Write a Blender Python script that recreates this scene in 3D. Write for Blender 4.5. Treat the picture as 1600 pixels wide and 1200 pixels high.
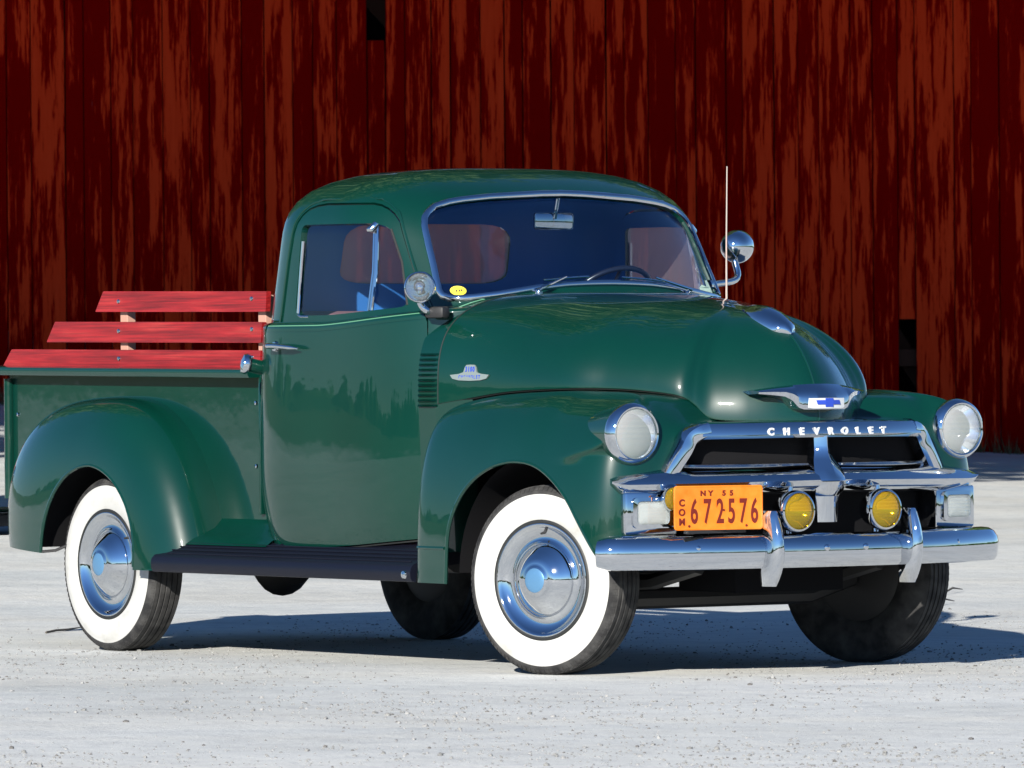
import bpy, bmesh, math, random
import numpy as np
from mathutils import Vector, Matrix
from mathutils.geometry import delaunay_2d_cdt

random.seed(7); rng = np.random.default_rng(7)
for o in list(bpy.data.objects): bpy.data.objects.remove(o)
scene = bpy.context.scene
COL = scene.collection
PI = math.pi

# ------------------------------------------------------------------ camera
cam_d = bpy.data.cameras.new('camera'); cam = bpy.data.objects.new('camera', cam_d); COL.objects.link(cam)
CAM = Vector((20.7409, -15.5276, 1.1692))
right = Vector((0.575933, 0.817465, -0.007228)); up = Vector((0.001123, 0.008050, 0.999967)); fwd = Vector((-0.817496, 0.575922, -0.003718))
M = Matrix((right, up, -fwd)).transposed().to_4x4(); M.translation = CAM
cam.matrix_world = M
cam_d.sensor_width = 36.0; cam_d.lens = 10765.42 / 1600 * 36.0
cam_d.clip_start = 0.5; cam_d.clip_end = 5000
cam_d.dof.use_dof = True; cam_d.dof.focus_distance = 25.6; cam_d.dof.aperture_fstop = 20
scene.camera = cam

# ------------------------------------------------------------------ sky, sun, exposure
SUN = Vector((1.40, -1.90, 1.0)).normalized()
elev = math.asin(SUN.z); az = math.atan2(SUN.x, SUN.y)
world = bpy.data.worlds.new('World'); scene.world = world; world.use_nodes = True
nt = world.node_tree; nt.nodes.clear()
wo = nt.nodes.new('ShaderNodeOutputWorld'); bg = nt.nodes.new('ShaderNodeBackground'); sky = nt.nodes.new('ShaderNodeTexSky')
sky.sky_type = 'NISHITA'; sky.sun_disc = False; sky.sun_elevation = elev; sky.sun_rotation = az
sky.air_density = 1.0; sky.dust_density = 0.0; sky.ozone_density = 5.0
bg.inputs['Strength'].default_value = 0.056
tint = nt.nodes.new('ShaderNodeMix'); tint.data_type = 'RGBA'; tint.blend_type = 'MULTIPLY'; tint.inputs['Factor'].default_value = 1.0
tint.inputs['B'].default_value = (0.84, 0.97, 1.14, 1)          # the photograph's film renders the whole sky a deeper blue
nt.links.new(sky.outputs[0], tint.inputs['A']); nt.links.new(tint.outputs['Result'], bg.inputs[0]); nt.links.new(bg.outputs[0], wo.inputs[0])
sd = bpy.data.lights.new('sun', 'SUN'); sd.energy = 5.0; sd.angle = math.radians(0.5); sd.color = (1.0, 0.95, 0.86)
sun = bpy.data.objects.new('sun', sd); COL.objects.link(sun)
sun.rotation_euler = (-SUN).to_track_quat('-Z', 'Y').to_euler(); sun.location = SUN * 60
scene.view_settings.view_transform = 'Standard'; scene.view_settings.look = 'None'
scene.view_settings.gamma = 1.0; scene.view_settings.use_curve_mapping = False
scene.view_settings.exposure = 1.08
scene.render.engine = 'CYCLES'
scene.render.resolution_x = 1024; scene.render.resolution_y = 768
scene.cycles.max_bounces = 10; scene.cycles.transparent_max_bounces = 16

# ------------------------------------------------------------------ materials
MATS = {}
def lin(c): return tuple(((v / 255 + 0.055) / 1.055) ** 2.4 if v > 10 else v / 255 / 12.92 for v in c)
def newmat(name):
    m = bpy.data.materials.new(name); m.use_nodes = True; MATS[name] = m
    return m, m.node_tree, m.node_tree.nodes['Principled BSDF']
def simple(name, col, rough=0.5, metal=0.0, coat=0.0, spec=0.5, coatr=0.03):
    m, t, b = newmat(name)
    b.inputs['Base Color'].default_value = (*col, 1); b.inputs['Roughness'].default_value = rough
    b.inputs['Metallic'].default_value = metal; b.inputs['Coat Weight'].default_value = coat
    b.inputs['Coat Roughness'].default_value = coatr; b.inputs['Specular IOR Level'].default_value = spec
    return m
def nd(t, typ, **kw):
    n = t.nodes.new(typ)
    for k, v in kw.items():
        if k in n.inputs: n.inputs[k].default_value = v
        else: setattr(n, k, v)
    return n
def ramp(t, stops, interp='LINEAR'):
    n = t.nodes.new('ShaderNodeValToRGB'); n.color_ramp.interpolation = interp
    e = n.color_ramp.elements
    while len(e) < len(stops): e.new(0.5)
    for i, (p, c) in enumerate(stops):
        e[i].position = p; e[i].color = (*c, 1) if len(c) == 3 else c
    return n
def mixc(t, fac, a, b, blend='MIX'):
    n = t.nodes.new('ShaderNodeMix'); n.data_type = 'RGBA'; n.blend_type = blend
    for sock, v in ((n.inputs['Factor'], fac), (n.inputs['A'], a), (n.inputs['B'], b)):
        if hasattr(v, 'is_linked') or hasattr(v, 'links'): t.links.new(v, sock)
        elif isinstance(v, (int, float)): sock.default_value = v
        else: sock.default_value = (*v, 1)
    return n.outputs['Result']

# green coachwork: dark green enamel under clear lacquer, faint orange peel
m, t, b = newmat('green_paint')
tc = nd(t, 'ShaderNodeTexCoord'); n1 = nd(t, 'ShaderNodeTexNoise', Scale=2.3, Detail=3.0)
t.links.new(tc.outputs['Object'], n1.inputs['Vector'])
r = ramp(t, [(0.3, (0.0004, 0.0215, 0.0148)), (0.7, (0.0006, 0.0250, 0.0172))]); t.links.new(n1.outputs['Fac'], r.inputs[0])
t.links.new(r.outputs[0], b.inputs['Base Color'])
b.inputs['Roughness'].default_value = 0.35; b.inputs['Coat Weight'].default_value = 1.0; b.inputs['Coat Roughness'].default_value = 0.022
b.inputs['Specular IOR Level'].default_value = 0.12
n2 = nd(t, 'ShaderNodeTexNoise', Scale=9.0, Detail=2.0); t.links.new(tc.outputs['Object'], n2.inputs['Vector'])
bp = nd(t, 'ShaderNodeBump', Strength=0.04, Distance=0.01); t.links.new(n2.outputs['Fac'], bp.inputs['Height'])
t.links.new(bp.outputs[0], b.inputs['Coat Normal'])

def chrome(name, col, rough):
    m, t, b = newmat(name)
    b.inputs['Base Color'].default_value = (*col, 1); b.inputs['Metallic'].default_value = 1
    tc = nd(t, 'ShaderNodeTexCoord'); n = nd(t, 'ShaderNodeTexNoise', Scale=14.0, Detail=3.0)
    t.links.new(tc.outputs['Object'], n.inputs['Vector'])
    mr = nd(t, 'ShaderNodeMapRange'); mr.inputs[1].default_value = .3; mr.inputs[2].default_value = .75
    mr.inputs[3].default_value = rough * .6; mr.inputs[4].default_value = rough * 1.8
    t.links.new(n.outputs['Fac'], mr.inputs[0]); t.links.new(mr.outputs[0], b.inputs['Roughness'])
    bm_ = nd(t, 'ShaderNodeBump', Strength=0.05, Distance=0.01); n3 = nd(t, 'ShaderNodeTexNoise', Scale=6.0, Detail=1.0)
    t.links.new(tc.outputs['Object'], n3.inputs['Vector']); t.links.new(n3.outputs['Fac'], bm_.inputs['Height']); t.links.new(bm_.outputs[0], b.inputs['Normal'])
    return m
chrome('chrome', (0.62, 0.64, 0.67), 0.03)
chrome('bright_reflector', (0.92, 0.93, 0.94), 0.10)
chrome('dull_chrome', (0.48, 0.49, 0.50), 0.12)
simple('black_metal', (0.012, 0.012, 0.013), 0.55)
simple('black_void', (0.006, 0.006, 0.007), 0.9, spec=0.1)
simple('seam_rubber', (0.008, 0.009, 0.009), 0.6)
simple('running_board_black', (0.005, 0.006, 0.012), 0.35, spec=0.18)
simple('badge_silver', (0.22, 0.26, 0.25), 0.3, metal=0.4)
m, t, b = newmat('white_rubber')
tc = nd(t, 'ShaderNodeTexCoord'); n1 = nd(t, 'ShaderNodeTexNoise', Scale=7.0, Detail=6.0, Roughness=0.7); t.links.new(tc.outputs['Object'], n1.inputs['Vector'])
r = ramp(t, [(0.30, (0.31, 0.305, 0.285)), (0.48, (0.385, 0.385, 0.372)), (0.7, (0.41, 0.41, 0.40))]); t.links.new(n1.outputs['Fac'], r.inputs[0]); t.links.new(r.outputs[0], b.inputs['Base Color']); b.inputs['Roughness'].default_value = 0.5
simple('white_enamel', (0.48, 0.50, 0.52), 0.3)
simple('blue_enamel', (0.02, 0.05, 0.35), 0.3)
simple('blue_medallion', (0.09, 0.21, 0.36), 0.3, metal=0.4)
simple('interior_paint', (0.03, 0.15, 0.44), 0.45)  # blue of the skylight inside the cab is put into this base colour
simple('seat_vinyl', (0.16, 0.085, 0.10), 0.5)
simple('steering_plastic', (0.010, 0.014, 0.03), 0.3)
simple('sticker_yellow', (0.62, 0.48, 0.01), 0.5)
simple('sticker_paper', (0.50, 0.66, 0.52), 0.6)
simple('sticker_ink', (0.03, 0.02, 0.005), 0.5)
simple('plate_ink', lin((92, 18, 4)), 0.45)
simple('antenna_steel', (0.55, 0.42, 0.36), 0.3, metal=0.4)
simple('pale_wood', (0.36, 0.20, 0.15), 0.7)
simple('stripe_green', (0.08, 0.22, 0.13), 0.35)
simple('copper_pink', (0.75, 0.30, 0.18), 0.35)

# tyre rubber, dusty
m, t, b = newmat('tyre_rubber')
tc = nd(t, 'ShaderNodeTexCoord'); n1 = nd(t, 'ShaderNodeTexNoise', Scale=18.0, Detail=5.0)
t.links.new(tc.outputs['Object'], n1.inputs['Vector'])
r = ramp(t, [(0.35, (0.014, 0.014, 0.015)), (0.75, (0.055, 0.054, 0.053))]); t.links.new(n1.outputs['Fac'], r.inputs[0])
t.links.new(r.outputs[0], b.inputs['Base Color']); b.inputs['Roughness'].default_value = 0.8; b.inputs['Specular IOR Level'].default_value = 0.25

# orange plate enamel with faint wear
m, t, b = newmat('plate_orange')
tc = nd(t, 'ShaderNodeTexCoord'); n1 = nd(t, 'ShaderNodeTexNoise', Scale=30.0, Detail=4.0); t.links.new(tc.outputs['Object'], n1.inputs['Vector'])
r = ramp(t, [(0.3, (0.56, 0.135, 0.004)), (0.8, (0.60, 0.19, 0.018))]); t.links.new(n1.outputs['Fac'], r.inputs[0]); t.links.new(r.outputs[0], b.inputs['Base Color'])
b.inputs['Roughness'].default_value = 0.35

# red stained boards
m, t, b = newmat('red_board')
tc = nd(t, 'ShaderNodeTexCoord'); mp = nd(t, 'ShaderNodeMapping'); mp.inputs['Scale'].default_value = (1.2, 8, 14)
t.links.new(tc.outputs['Object'], mp.inputs[0]); n1 = nd(t, 'ShaderNodeTexNoise', Scale=2.2, Detail=6.0, Roughness=0.6); t.links.new(mp.outputs[0], n1.inputs['Vector'])
mp2 = nd(t, 'ShaderNodeMapping'); mp2.inputs['Scale'].default_value = (1.5, 30, 90); t.links.new(tc.outputs['Object'], mp2.inputs[0])
n2 = nd(t, 'ShaderNodeTexNoise', Scale=1.6, Detail=4.0); t.links.new(mp2.outputs[0], n2.inputs['Vector'])
r = ramp(t, [(0.32, (0.15, 0.004, 0.006)), (0.55, (0.25, 0.008, 0.010)), (0.78, (0.34, 0.030, 0.025))]); t.links.new(n1.outputs['Fac'], r.inputs[0])
r2 = ramp(t, [(0.35, (0.55, 0.55, 0.55)), (0.6, (1, 1, 1))]); t.links.new(n2.outputs['Fac'], r2.inputs[0])
t.links.new(mixc(t, 1.0, r.outputs[0], r2.outputs[0], 'MULTIPLY'), b.inputs['Base Color'])
b.inputs['Roughness'].default_value = 0.45
bb = nd(t, 'ShaderNodeBump', Strength=0.25, Distance=0.004); t.links.new(n2.outputs['Fac'], bb.inputs['Height']); t.links.new(bb.outputs[0], b.inputs['Normal'])

def glass(name, tint, dust, dustcol=(0.8, 0.75, 0.75), refl=1.0, transl=0.8):
    m = bpy.data.materials.new(name); m.use_nodes = True; MATS[name] = m; t = m.node_tree; t.nodes.clear()
    out = nd(t, 'ShaderNodeOutputMaterial'); tr = nd(t, 'ShaderNodeBsdfTransparent'); tr.inputs[0].default_value = (*tint, 1)
    gl = nd(t, 'ShaderNodeBsdfGlossy'); gl.inputs['Roughness'].default_value = 0.01; gl.inputs[0].default_value = (refl, refl, refl, 1)
    fr = nd(t, 'ShaderNodeFresnel'); mx = nd(t, 'ShaderNodeMixShader')
    # a pane reflects alike from both of its faces
    ge = nd(t, 'ShaderNodeNewGeometry'); ma = nd(t, 'ShaderNodeMath', operation='MULTIPLY_ADD'); ma.inputs[1].default_value = 1 / 1.48 - 1.48; ma.inputs[2].default_value = 1.48
    t.links.new(ge.outputs['Backfacing'], ma.inputs[0]); t.links.new(ma.outputs[0], fr.inputs['IOR'])
    di = nd(t, 'ShaderNodeBsdfDiffuse'); di.inputs[0].default_value = (*dustcol, 1); tl = nd(t, 'ShaderNodeBsdfTranslucent'); tl.inputs[0].default_value = (*dustcol, 1)
    md = nd(t, 'ShaderNodeMixShader'); md.inputs[0].default_value = transl; t.links.new(di.outputs[0], md.inputs[1]); t.links.new(tl.outputs[0], md.inputs[2])
    mx2 = nd(t, 'ShaderNodeMixShader'); mx2.inputs[0].default_value = dust
    t.links.new(tr.outputs[0], mx2.inputs[1]); t.links.new(md.outputs[0], mx2.inputs[2])
    t.links.new(fr.outputs[0], mx.inputs[0]); t.links.new(mx2.outputs[0], mx.inputs[1]); t.links.new(gl.outputs[0], mx.inputs[2]); t.links.new(mx.outputs[0], out.inputs[0])
    return m
glass('windshield_glass', (0.78, 0.84, 0.88), 0.0)
glass('window_glass', (0.95, 0.97, 0.98), 0.0)
glass('dusty_glass', (0.95, 0.92, 0.93), 0.38, (0.88, 0.62, 0.62))

# fluted lamp lenses
def lens(name, tint, dust, scale):
    m = glass(name, tint, dust, tuple(.9 * c for c in tint), transl=0.2); t = m.node_tree
    gl = [n for n in t.nodes if n.type == 'BSDF_GLOSSY'][0]
    tc = nd(t, 'ShaderNodeTexCoord'); w1 = nd(t, 'ShaderNodeTexWave', Scale=scale); w1.bands_direction = 'Y'; w2 = nd(t, 'ShaderNodeTexWave', Scale=scale * .6); w2.bands_direction = 'Z'
    t.links.new(tc.outputs['Object'], w1.inputs['Vector']); t.links.new(tc.outputs['Object'], w2.inputs['Vector'])
    ad = nd(t, 'ShaderNodeMath', operation='ADD'); t.links.new(w1.outputs['Fac'], ad.inputs[0]); t.links.new(w2.outputs['Fac'], ad.inputs[1])
    bb = nd(t, 'ShaderNodeBump', Strength=0.5, Distance=0.004); t.links.new(ad.outputs[0], bb.inputs['Height']); t.links.new(bb.outputs[0], gl.inputs['Normal'])
    return m
lens('clear_lens', (0.97, 0.99, 0.99), 0.26, 28.0); lens('spot_lens', (0.92, 0.95, 0.95), 0.05, 34.0); lens('amber_lens', (0.97, 0.68, 0.03), 0.16, 40.0); lens('frosted_lens', (0.90, 0.93, 0.92), 0.22, 40.0)

# ------------------------------------------------------------------ mesh helpers
def link(o, parent=None):
    COL.objects.link(o)
    if parent is not None: o.parent = parent
    return o
def mk(name, verts, faces, mat, parent=None, smooth=True, angle=40, normals=None, mats=None, fmat=None):
    me = bpy.data.meshes.new(name); me.from_pydata([tuple(map(float, v)) for v in verts], [], [tuple(int(i) for i in f) for f in faces])
    for mm in (mats or [mat]): me.materials.append(MATS[mm] if isinstance(mm, str) else mm)
    if fmat is not None: me.polygons.foreach_set('material_index', np.asarray(fmat, dtype=np.int32))
    me.polygons.foreach_set('use_smooth', np.full(len(me.polygons), smooth))
    me.update()
    if normals is not None: me.normals_split_custom_set_from_vertices([tuple(map(float, n)) for n in normals])
    elif smooth and angle < 180: me.set_sharp_from_angle(angle=math.radians(angle))
    return link(bpy.data.objects.new(name, me), parent)
class MB:
    """collects shapes into one mesh"""
    def __init__(s): s.v = []; s.f = []; s.m = []
    def add(s, v, f, mi=0):
        o = len(s.v); s.v += [tuple(p) for p in v]; s.f += [tuple(i + o for i in q) for q in f]; s.m += [mi] * len(f); return s
    def box(s, c, d, rot=None, mi=0, bev=0.0):
        bm = bmesh.new(); bmesh.ops.create_cube(bm, size=1.0)
        bmesh.ops.scale(bm, vec=d, verts=bm.verts)
        if bev > 0: bmesh.ops.bevel(bm, geom=list(bm.edges), offset=bev, segments=2, affect='EDGES', profile=0.5)
        if rot is not None: bmesh.ops.transform(bm, matrix=rot.to_4x4(), verts=bm.verts)
        bmesh.ops.translate(bm, vec=c, verts=bm.verts)
        bm.verts.index_update()
        s.add([v.co[:] for v in bm.verts], [[v.index for v in f.verts] for f in bm.faces], mi); bm.free(); return s
    def lathe(s, prof, mtx, seg=48, mi=0, mids=None):
        """prof: (radius, axial) pairs, axis = local +Z"""
        n = len(prof); v = []; f = []; ms = []
        for k in range(seg):
            a = 2 * PI * k / seg
            for (r_, z_) in prof: v.append((mtx @ Vector((r_ * math.cos(a), r_ * math.sin(a), z_)))[:])
        for k in range(seg):
            k2 = (k + 1) % seg
            for i in range(n - 1):
                f.append((k * n + i, k2 * n + i, k2 * n + i + 1, k * n + i + 1)); ms.append(mids[i] if mids else mi)
        o = len(s.v); s.v += v; s.f += [tuple(i + o for i in q) for q in f]; s.m += ms; return s
    def tube(s, pts, rad, seg=10, mi=0, cap=True):
        pts = [Vector(p) for p in pts]; n = len(pts); rads = rad if hasattr(rad, '__len__') else [rad] * n
        v = []; f = []; ref = None
        for i, p in enumerate(pts):
            tan = (pts[min(i + 1, n - 1)] - pts[max(i - 1, 0)]).normalized()
            if ref is None: ref = tan.orthogonal().normalized()
            a_ = (ref - tan * ref.dot(tan)).normalized(); b_ = tan.cross(a_); ref = a_
            for k in range(seg):
                an = 2 * PI * k / seg; v.append((p + (a_ * math.cos(an) + b_ * math.sin(an)) * rads[i])[:])
        for i in range(n - 1):
            for k in range(seg): f.append((i * seg + k, i * seg + (k + 1) % seg, (i + 1) * seg + (k + 1) % seg, (i + 1) * seg + k))
        if cap: f.append(tuple(range(seg))[::-1]); f.append(tuple((n - 1) * seg + k for k in range(seg)))
        return s.add(v, f, mi)
    def sweep(s, secs, closed=True, mi=0, cap=True):
        """secs: list of equal-length point loops"""
        n = len(secs[0]); v = [tuple(p) for q in secs for p in q]; f = []
        for i in range(len(secs) - 1):
            for k in range(n if closed else n - 1): f.append((i * n + k, i * n + (k + 1) % n, (i + 1) * n + (k + 1) % n, (i + 1) * n + k))
        if cap and closed: f.append(tuple(range(n))[::-1]); f.append(tuple((len(secs) - 1) * n + k for k in range(n)))
        return s.add(v, f, mi)
    def build(s, name, mat, parent=None, angle=40, smooth=True, mats=None):
        bm = bmesh.new(); me = bpy.data.meshes.new(name); me.from_pydata(s.v, [], s.f)
        for mm in (mats or [mat]): me.materials.append(MATS[mm])
        me.polygons.foreach_set('material_index', np.asarray(s.m, dtype=np.int32))
        bm.from_mesh(me); bmesh.ops.recalc_face_normals(bm, faces=bm.faces); bm.to_mesh(me); bm.free()
        me.polygons.foreach_set('use_smooth', np.full(len(me.polygons), smooth)); me.update()
        if smooth and angle < 180: me.set_sharp_from_angle(angle=math.radians(angle))
        return link(bpy.data.objects.new(name, me), parent)
def axis_m(loc, axis):
    """matrix whose local +Z points along axis"""
    q = Vector(axis).to_track_quat('Z', 'Y'); mt = q.to_matrix().to_4x4(); mt.translation = Vector(loc); return mt
def mirror(o, parent=None):
    c = o.copy(); link(c, parent if parent is not None else o.parent)
    if parent is None or parent == o.parent: c.scale = (o.scale[0], -o.scale[1], o.scale[2]); c.location.y = -o.location.y
    for ch in o.children:
        d = ch.copy(); link(d, c)
    return c
def catmull(P, ts):
    """interpolating cubic through rows of P (uniform knots 0..n-1), vectorised over ts"""
    P = np.asarray(P, float); n = len(P); ts = np.clip(np.asarray(ts, float), 0, n - 1 - 1e-9)
    i = np.floor(ts).astype(int); u = (ts - i)[..., None]
    def g(k): 
        kk = k
        base = P[np.clip(kk, 0, n - 1)]
        lo = (kk < 0)[..., None]; hi = (kk > n - 1)[..., None]
        return np.where(lo, 2 * P[0] - P[1], np.where(hi, 2 * P[-1] - P[-2], base))
    p0, p1, p2, p3 = g(i - 1), g(i), g(i + 1), g(i + 2)
    return 0.5 * (2 * p1 + (p2 - p0) * u + (2 * p0 - 5 * p1 + 4 * p2 - p3) * u * u + (3 * p1 - p0 - 3 * p2 + p3) * u ** 3)
def inpoly(P, poly):
    x, y = P[:, 0], P[:, 1]; c = np.zeros(len(P), bool); q = np.asarray(poly); n = len(q); j = n - 1
    for i in range(n):
        xi, yi = q[i]; xj, yj = q[j]
        c ^= ((yi > y) != (yj > y)) & (x < (xj - xi) * (y - yi) / (yj - yi + 1e-15) + xi); j = i
    return c
def densify(poly, sp):
    out = []; n = len(poly)
    for i in range(n):
        a = np.asarray(poly[i], float); b_ = np.asarray(poly[(i + 1) % n], float); k = max(1, int(np.ceil(np.linalg.norm(b_ - a) / sp)))
        for j in range(k): out.append(a + (b_ - a) * j / k)
    return np.array(out)
def rounded(poly, rad, seg=5):
    """round the corners of a polygon (list of 2d points); rad: radius or list"""
    out = []; n = len(poly)
    for i in range(n):
        p = np.asarray(poly[i], float); a = np.asarray(poly[i - 1], float); b_ = np.asarray(poly[(i + 1) % n], float)
        r_ = rad[i] if hasattr(rad, '__len__') else rad
        if r_ <= 0: out.append(p); continue
        da = (a - p); db = (b_ - p); la = np.linalg.norm(da); lb = np.linalg.norm(db); r2 = min(r_, la * .49, lb * .49)
        s0 = p + da / la * r2; s1 = p + db / lb * r2
        for k in range(seg + 1):
            u = k / seg; out.append((1 - u) ** 2 * s0 + 2 * u * (1 - u) * p + u * u * s1)
    return [tuple(q) for q in out]
def patch(name, outline, holes, fn, scale, sp, thick, mat, parent=None, sign=1, skip=None, offset=0.0, rim=True, inner=None, clampq=None):
    """panel cut out of a parametric surface. outline / holes are polygons in parameter space,
    fn(u,v)->xyz arrays; scale turns parameters to metres for meshing; thickness goes inwards."""
    S = np.array(scale); out = densify(np.asarray(outline) * S, sp); hs = [densify(np.asarray(h) * S, sp) for h in holes]
    pts = [out] + hs; edges = []; o = 0
    for p in pts:
        k = len(p); edges += [(o + i, o + (i + 1) % k) for i in range(k)]; o += k
    lo = out.min(0); hi = out.max(0)
    gx = np.arange(lo[0] + sp * .5, hi[0], sp); gy = np.arange(lo[1] + sp * .5, hi[1], sp)
    G = np.stack(np.meshgrid(gx, gy), -1).reshape(-1, 2)
    G = G[inpoly(G, out)]
    B = np.concatenate(pts)
    keep = np.ones(len(G), bool)
    for k in range(0, len(B), 400):
        d = ((G[:, None, :] - B[None, k:k + 400, :]) ** 2).sum(-1).min(1); keep &= d > (sp * .45) ** 2
    G = G[keep]
    A = np.concatenate([B, G])
    vv, ee, ff, _, _, _ = delaunay_2d_cdt([Vector(p) for p in A], edges, [], 0, 1e-6)
    V = np.array([v[:] for v in vv]); F = np.array([f[:] for f in ff])
    cen = V[F].mean(1); ok = inpoly(cen, out)
    for h in hs: ok &= ~inpoly(cen, h)
    F = F[ok]
    used = np.unique(F); mp_ = -np.ones(len(V), int); mp_[used] = np.arange(len(used)); V = V[used]; F = mp_[F]
    U = V / S; u, v = U[:, 0], U[:, 1]
    P = fn(u, v); e = 2e-4
    vq = np.minimum(v, clampq) if clampq else v
    du = fn(u + e / S[0], vq) - fn(u - e / S[0], vq); dv = fn(u, vq + e / S[1]) - fn(u, vq - e / S[1])
    N = np.cross(du, dv); N /= (np.linalg.norm(N, axis=1)[:, None] + 1e-20); N *= sign
    P = P + N * offset
    if sign < 0: F = F[:, ::-1]
    verts = [P]; norms = [N]; faces = [F]; fm = [np.zeros(len(F), int)]
    if thick > 0:
        n = len(P); verts.append(P - N * thick); norms.append(-N); faces.append(F[:, ::-1] + n); fm.append(np.ones(len(F), int))
        if rim:
            cnt = {}
            for f in F:
                for a, b_ in ((f[0], f[1]), (f[1], f[2]), (f[2], f[0])):
                    cnt[(a, b_)] = cnt.get((a, b_), 0) + 1
            be = [(a, b_) for (a, b_) in cnt if (b_, a) not in cnt]
            if skip is not None: be = [(a, b_) for a, b_ in be if not skip(U[a], U[b_])]
            base = 2 * n; rv = []; rn = []; rf = []
            for a, b_ in be:
                p0, p1 = P[a], P[b_]; p2, p3 = p1 - N[b_] * thick, p0 - N[a] * thick
                nn = np.cross(p1 - p0, -N[a]); l = np.linalg.norm(nn); nn = -nn / l if l > 0 else N[a]
                i0 = base + len(rv); rv += [p0, p1, p2, p3]; rn += [nn] * 4; rf.append((i0 + 1, i0, i0 + 3, i0 + 2))
            if rv: verts.append(np.array(rv)); norms.append(np.array(rn))
            faces_l = [tuple(q) for q in np.concatenate(faces)] + rf
            fmv = list(np.concatenate(fm)) + [0] * len(rf)
            return mk(name, np.concatenate(verts), faces_l, mat, parent, normals=np.concatenate(norms), mats=[mat, inner or mat], fmat=fmv)
    return mk(name, np.concatenate(verts), np.concatenate(faces), mat, parent, normals=np.concatenate(norms), mats=[mat, inner or mat], fmat=np.concatenate(fm))
def se_n(a, n):
    c, s = np.cos(a), np.sin(a); r = (np.abs(c) ** n + np.abs(s) ** n) ** (-1 / n); return r * c, r * s
def text_mesh(txt, size, sx=1.0, bold=0.0, depth=0.002):
    cu = bpy.data.curves.new('lettering', 'FONT'); cu.body = txt; cu.size = size; cu.align_x = 'CENTER'; cu.align_y = 'CENTER'; cu.extrude = depth; cu.offset = bold
    o = bpy.data.objects.new('lettering', cu); COL.objects.link(o); dg = bpy.context.evaluated_depsgraph_get(); dg.update()
    me = bpy.data.meshes.new_from_object(o.evaluated_get(dg)); bpy.data.objects.remove(o)
    v = [(p.co.x * sx, p.co.y, p.co.z) for p in me.vertices]; f = [tuple(p.vertices) for p in me.polygons]; bpy.data.meshes.remove(me)
    return v, f
def tag(o, label, cat, group=None, kind=None):
    if label: o['label'] = label
    if cat: o['category'] = cat
    if group: o['group'] = group
    if kind: o['kind'] = kind
    return o
# ------------------------------------------------------------------ ground
BD = 58.0                                        # distance of the barn wall from the camera
fh = Vector((fwd.x, fwd.y, 0)).normalized(); rh = Vector((-fh.y, fh.x, 0)) * -1
rh = Vector((fh.y, -fh.x, 0))                    # to the right when looking at the barn
def ground_z(x, y):
    dx, dy = x - CAM.x, y - CAM.y
    d = dx * fh.x + dy * fh.y; l = dx * rh.x + dy * rh.y
    k = np.clip((d - 30.0) / (BD - 30.0), 0, 1.6); k = k * k * (3 - 2 * np.minimum(k, 1))
    base = np.clip(0.565 - 0.055 * l, 0.1, 1.2)
    z = k * base * (d > 30)
    return z
N = 150
gu = np.sinh(np.linspace(-5.2, 5.2, N)) / np.sinh(5.2) * 1500
X, Y = np.meshgrid(gu, gu); Z = ground_z(X, Y)
rr = np.hypot(X - 0, Y - 0)
vs = np.stack([X, Y, Z], -1).reshape(-1, 3)
fs = [(j * N + i, j * N + i + 1, (j + 1) * N + i + 1, (j + 1) * N + i) for j in range(N - 1) for i in range(N - 1)]
m, t, b = newmat('gravel_ground')
geo = nd(t, 'ShaderNodeNewGeometry')
def noise(scale, detail=4.0, rough=0.55, sc=(1, 1, 1)):
    mp_ = nd(t, 'ShaderNodeMapping'); mp_.inputs['Scale'].default_value = sc; t.links.new(geo.outputs['Position'], mp_.inputs[0])
    n = nd(t, 'ShaderNodeTexNoise', Scale=scale, Detail=detail, Roughness=rough); t.links.new(mp_.outputs[0], n.inputs['Vector']); return n.outputs['Fac']
big = ramp(t, [(0.35, (0.435, 0.44, 0.425)), (0.5, (0.475, 0.485, 0.475)), (0.68, (0.51, 0.52, 0.51))]); t.links.new(noise(0.55, 5.0), big.inputs[0])
mid = ramp(t, [(0.36, (0.90, 0.90, 0.91)), (0.5, (1, 1, 1)), (0.7, (1.06, 1.05, 1.03))]); t.links.new(noise(7.0, 6.0, 0.65), mid.inputs[0])
fine = ramp(t, [(0.30, (0.66, 0.66, 0.68)), (0.45, (1, 1, 1)), (0.75, (1.1, 1.1, 1.09))]); t.links.new(noise(95.0, 6.0, 0.8), fine.inputs[0])
c1 = mixc(t, 1.0, big.outputs[0], mid.outputs[0], 'MULTIPLY'); c2 = mixc(t, 1.0, c1, fine.outputs[0], 'MULTIPLY')
# wheel-worn bands: paler packed strips and darker loose gravel, running across the view
mpb = nd(t, 'ShaderNodeMapping'); mpb.inputs['Rotation'].default_value = (0, 0, -math.atan2(rh.y, rh.x)); t.links.new(geo.outputs['Position'], mpb.inputs[0])
mps = nd(t, 'ShaderNodeMapping'); mps.inputs['Scale'].default_value = (.12, .9, 1); t.links.new(mpb.outputs[0], mps.inputs[0])
nb = nd(t, 'ShaderNodeTexNoise', Scale=1.0, Detail=5.0, Roughness=0.6); t.links.new(mps.outputs[0], nb.inputs['Vector'])
rb_ = ramp(t, [(0.34, (0.90, 0.92, 0.94)), (0.5, (1, 1, 1)), (0.68, (1.03, 1.01, 0.98))]); t.links.new(nb.outputs['Fac'], rb_.inputs[0])
c2 = mixc(t, 1.0, c2, rb_.outputs[0], 'MULTIPLY')
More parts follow.
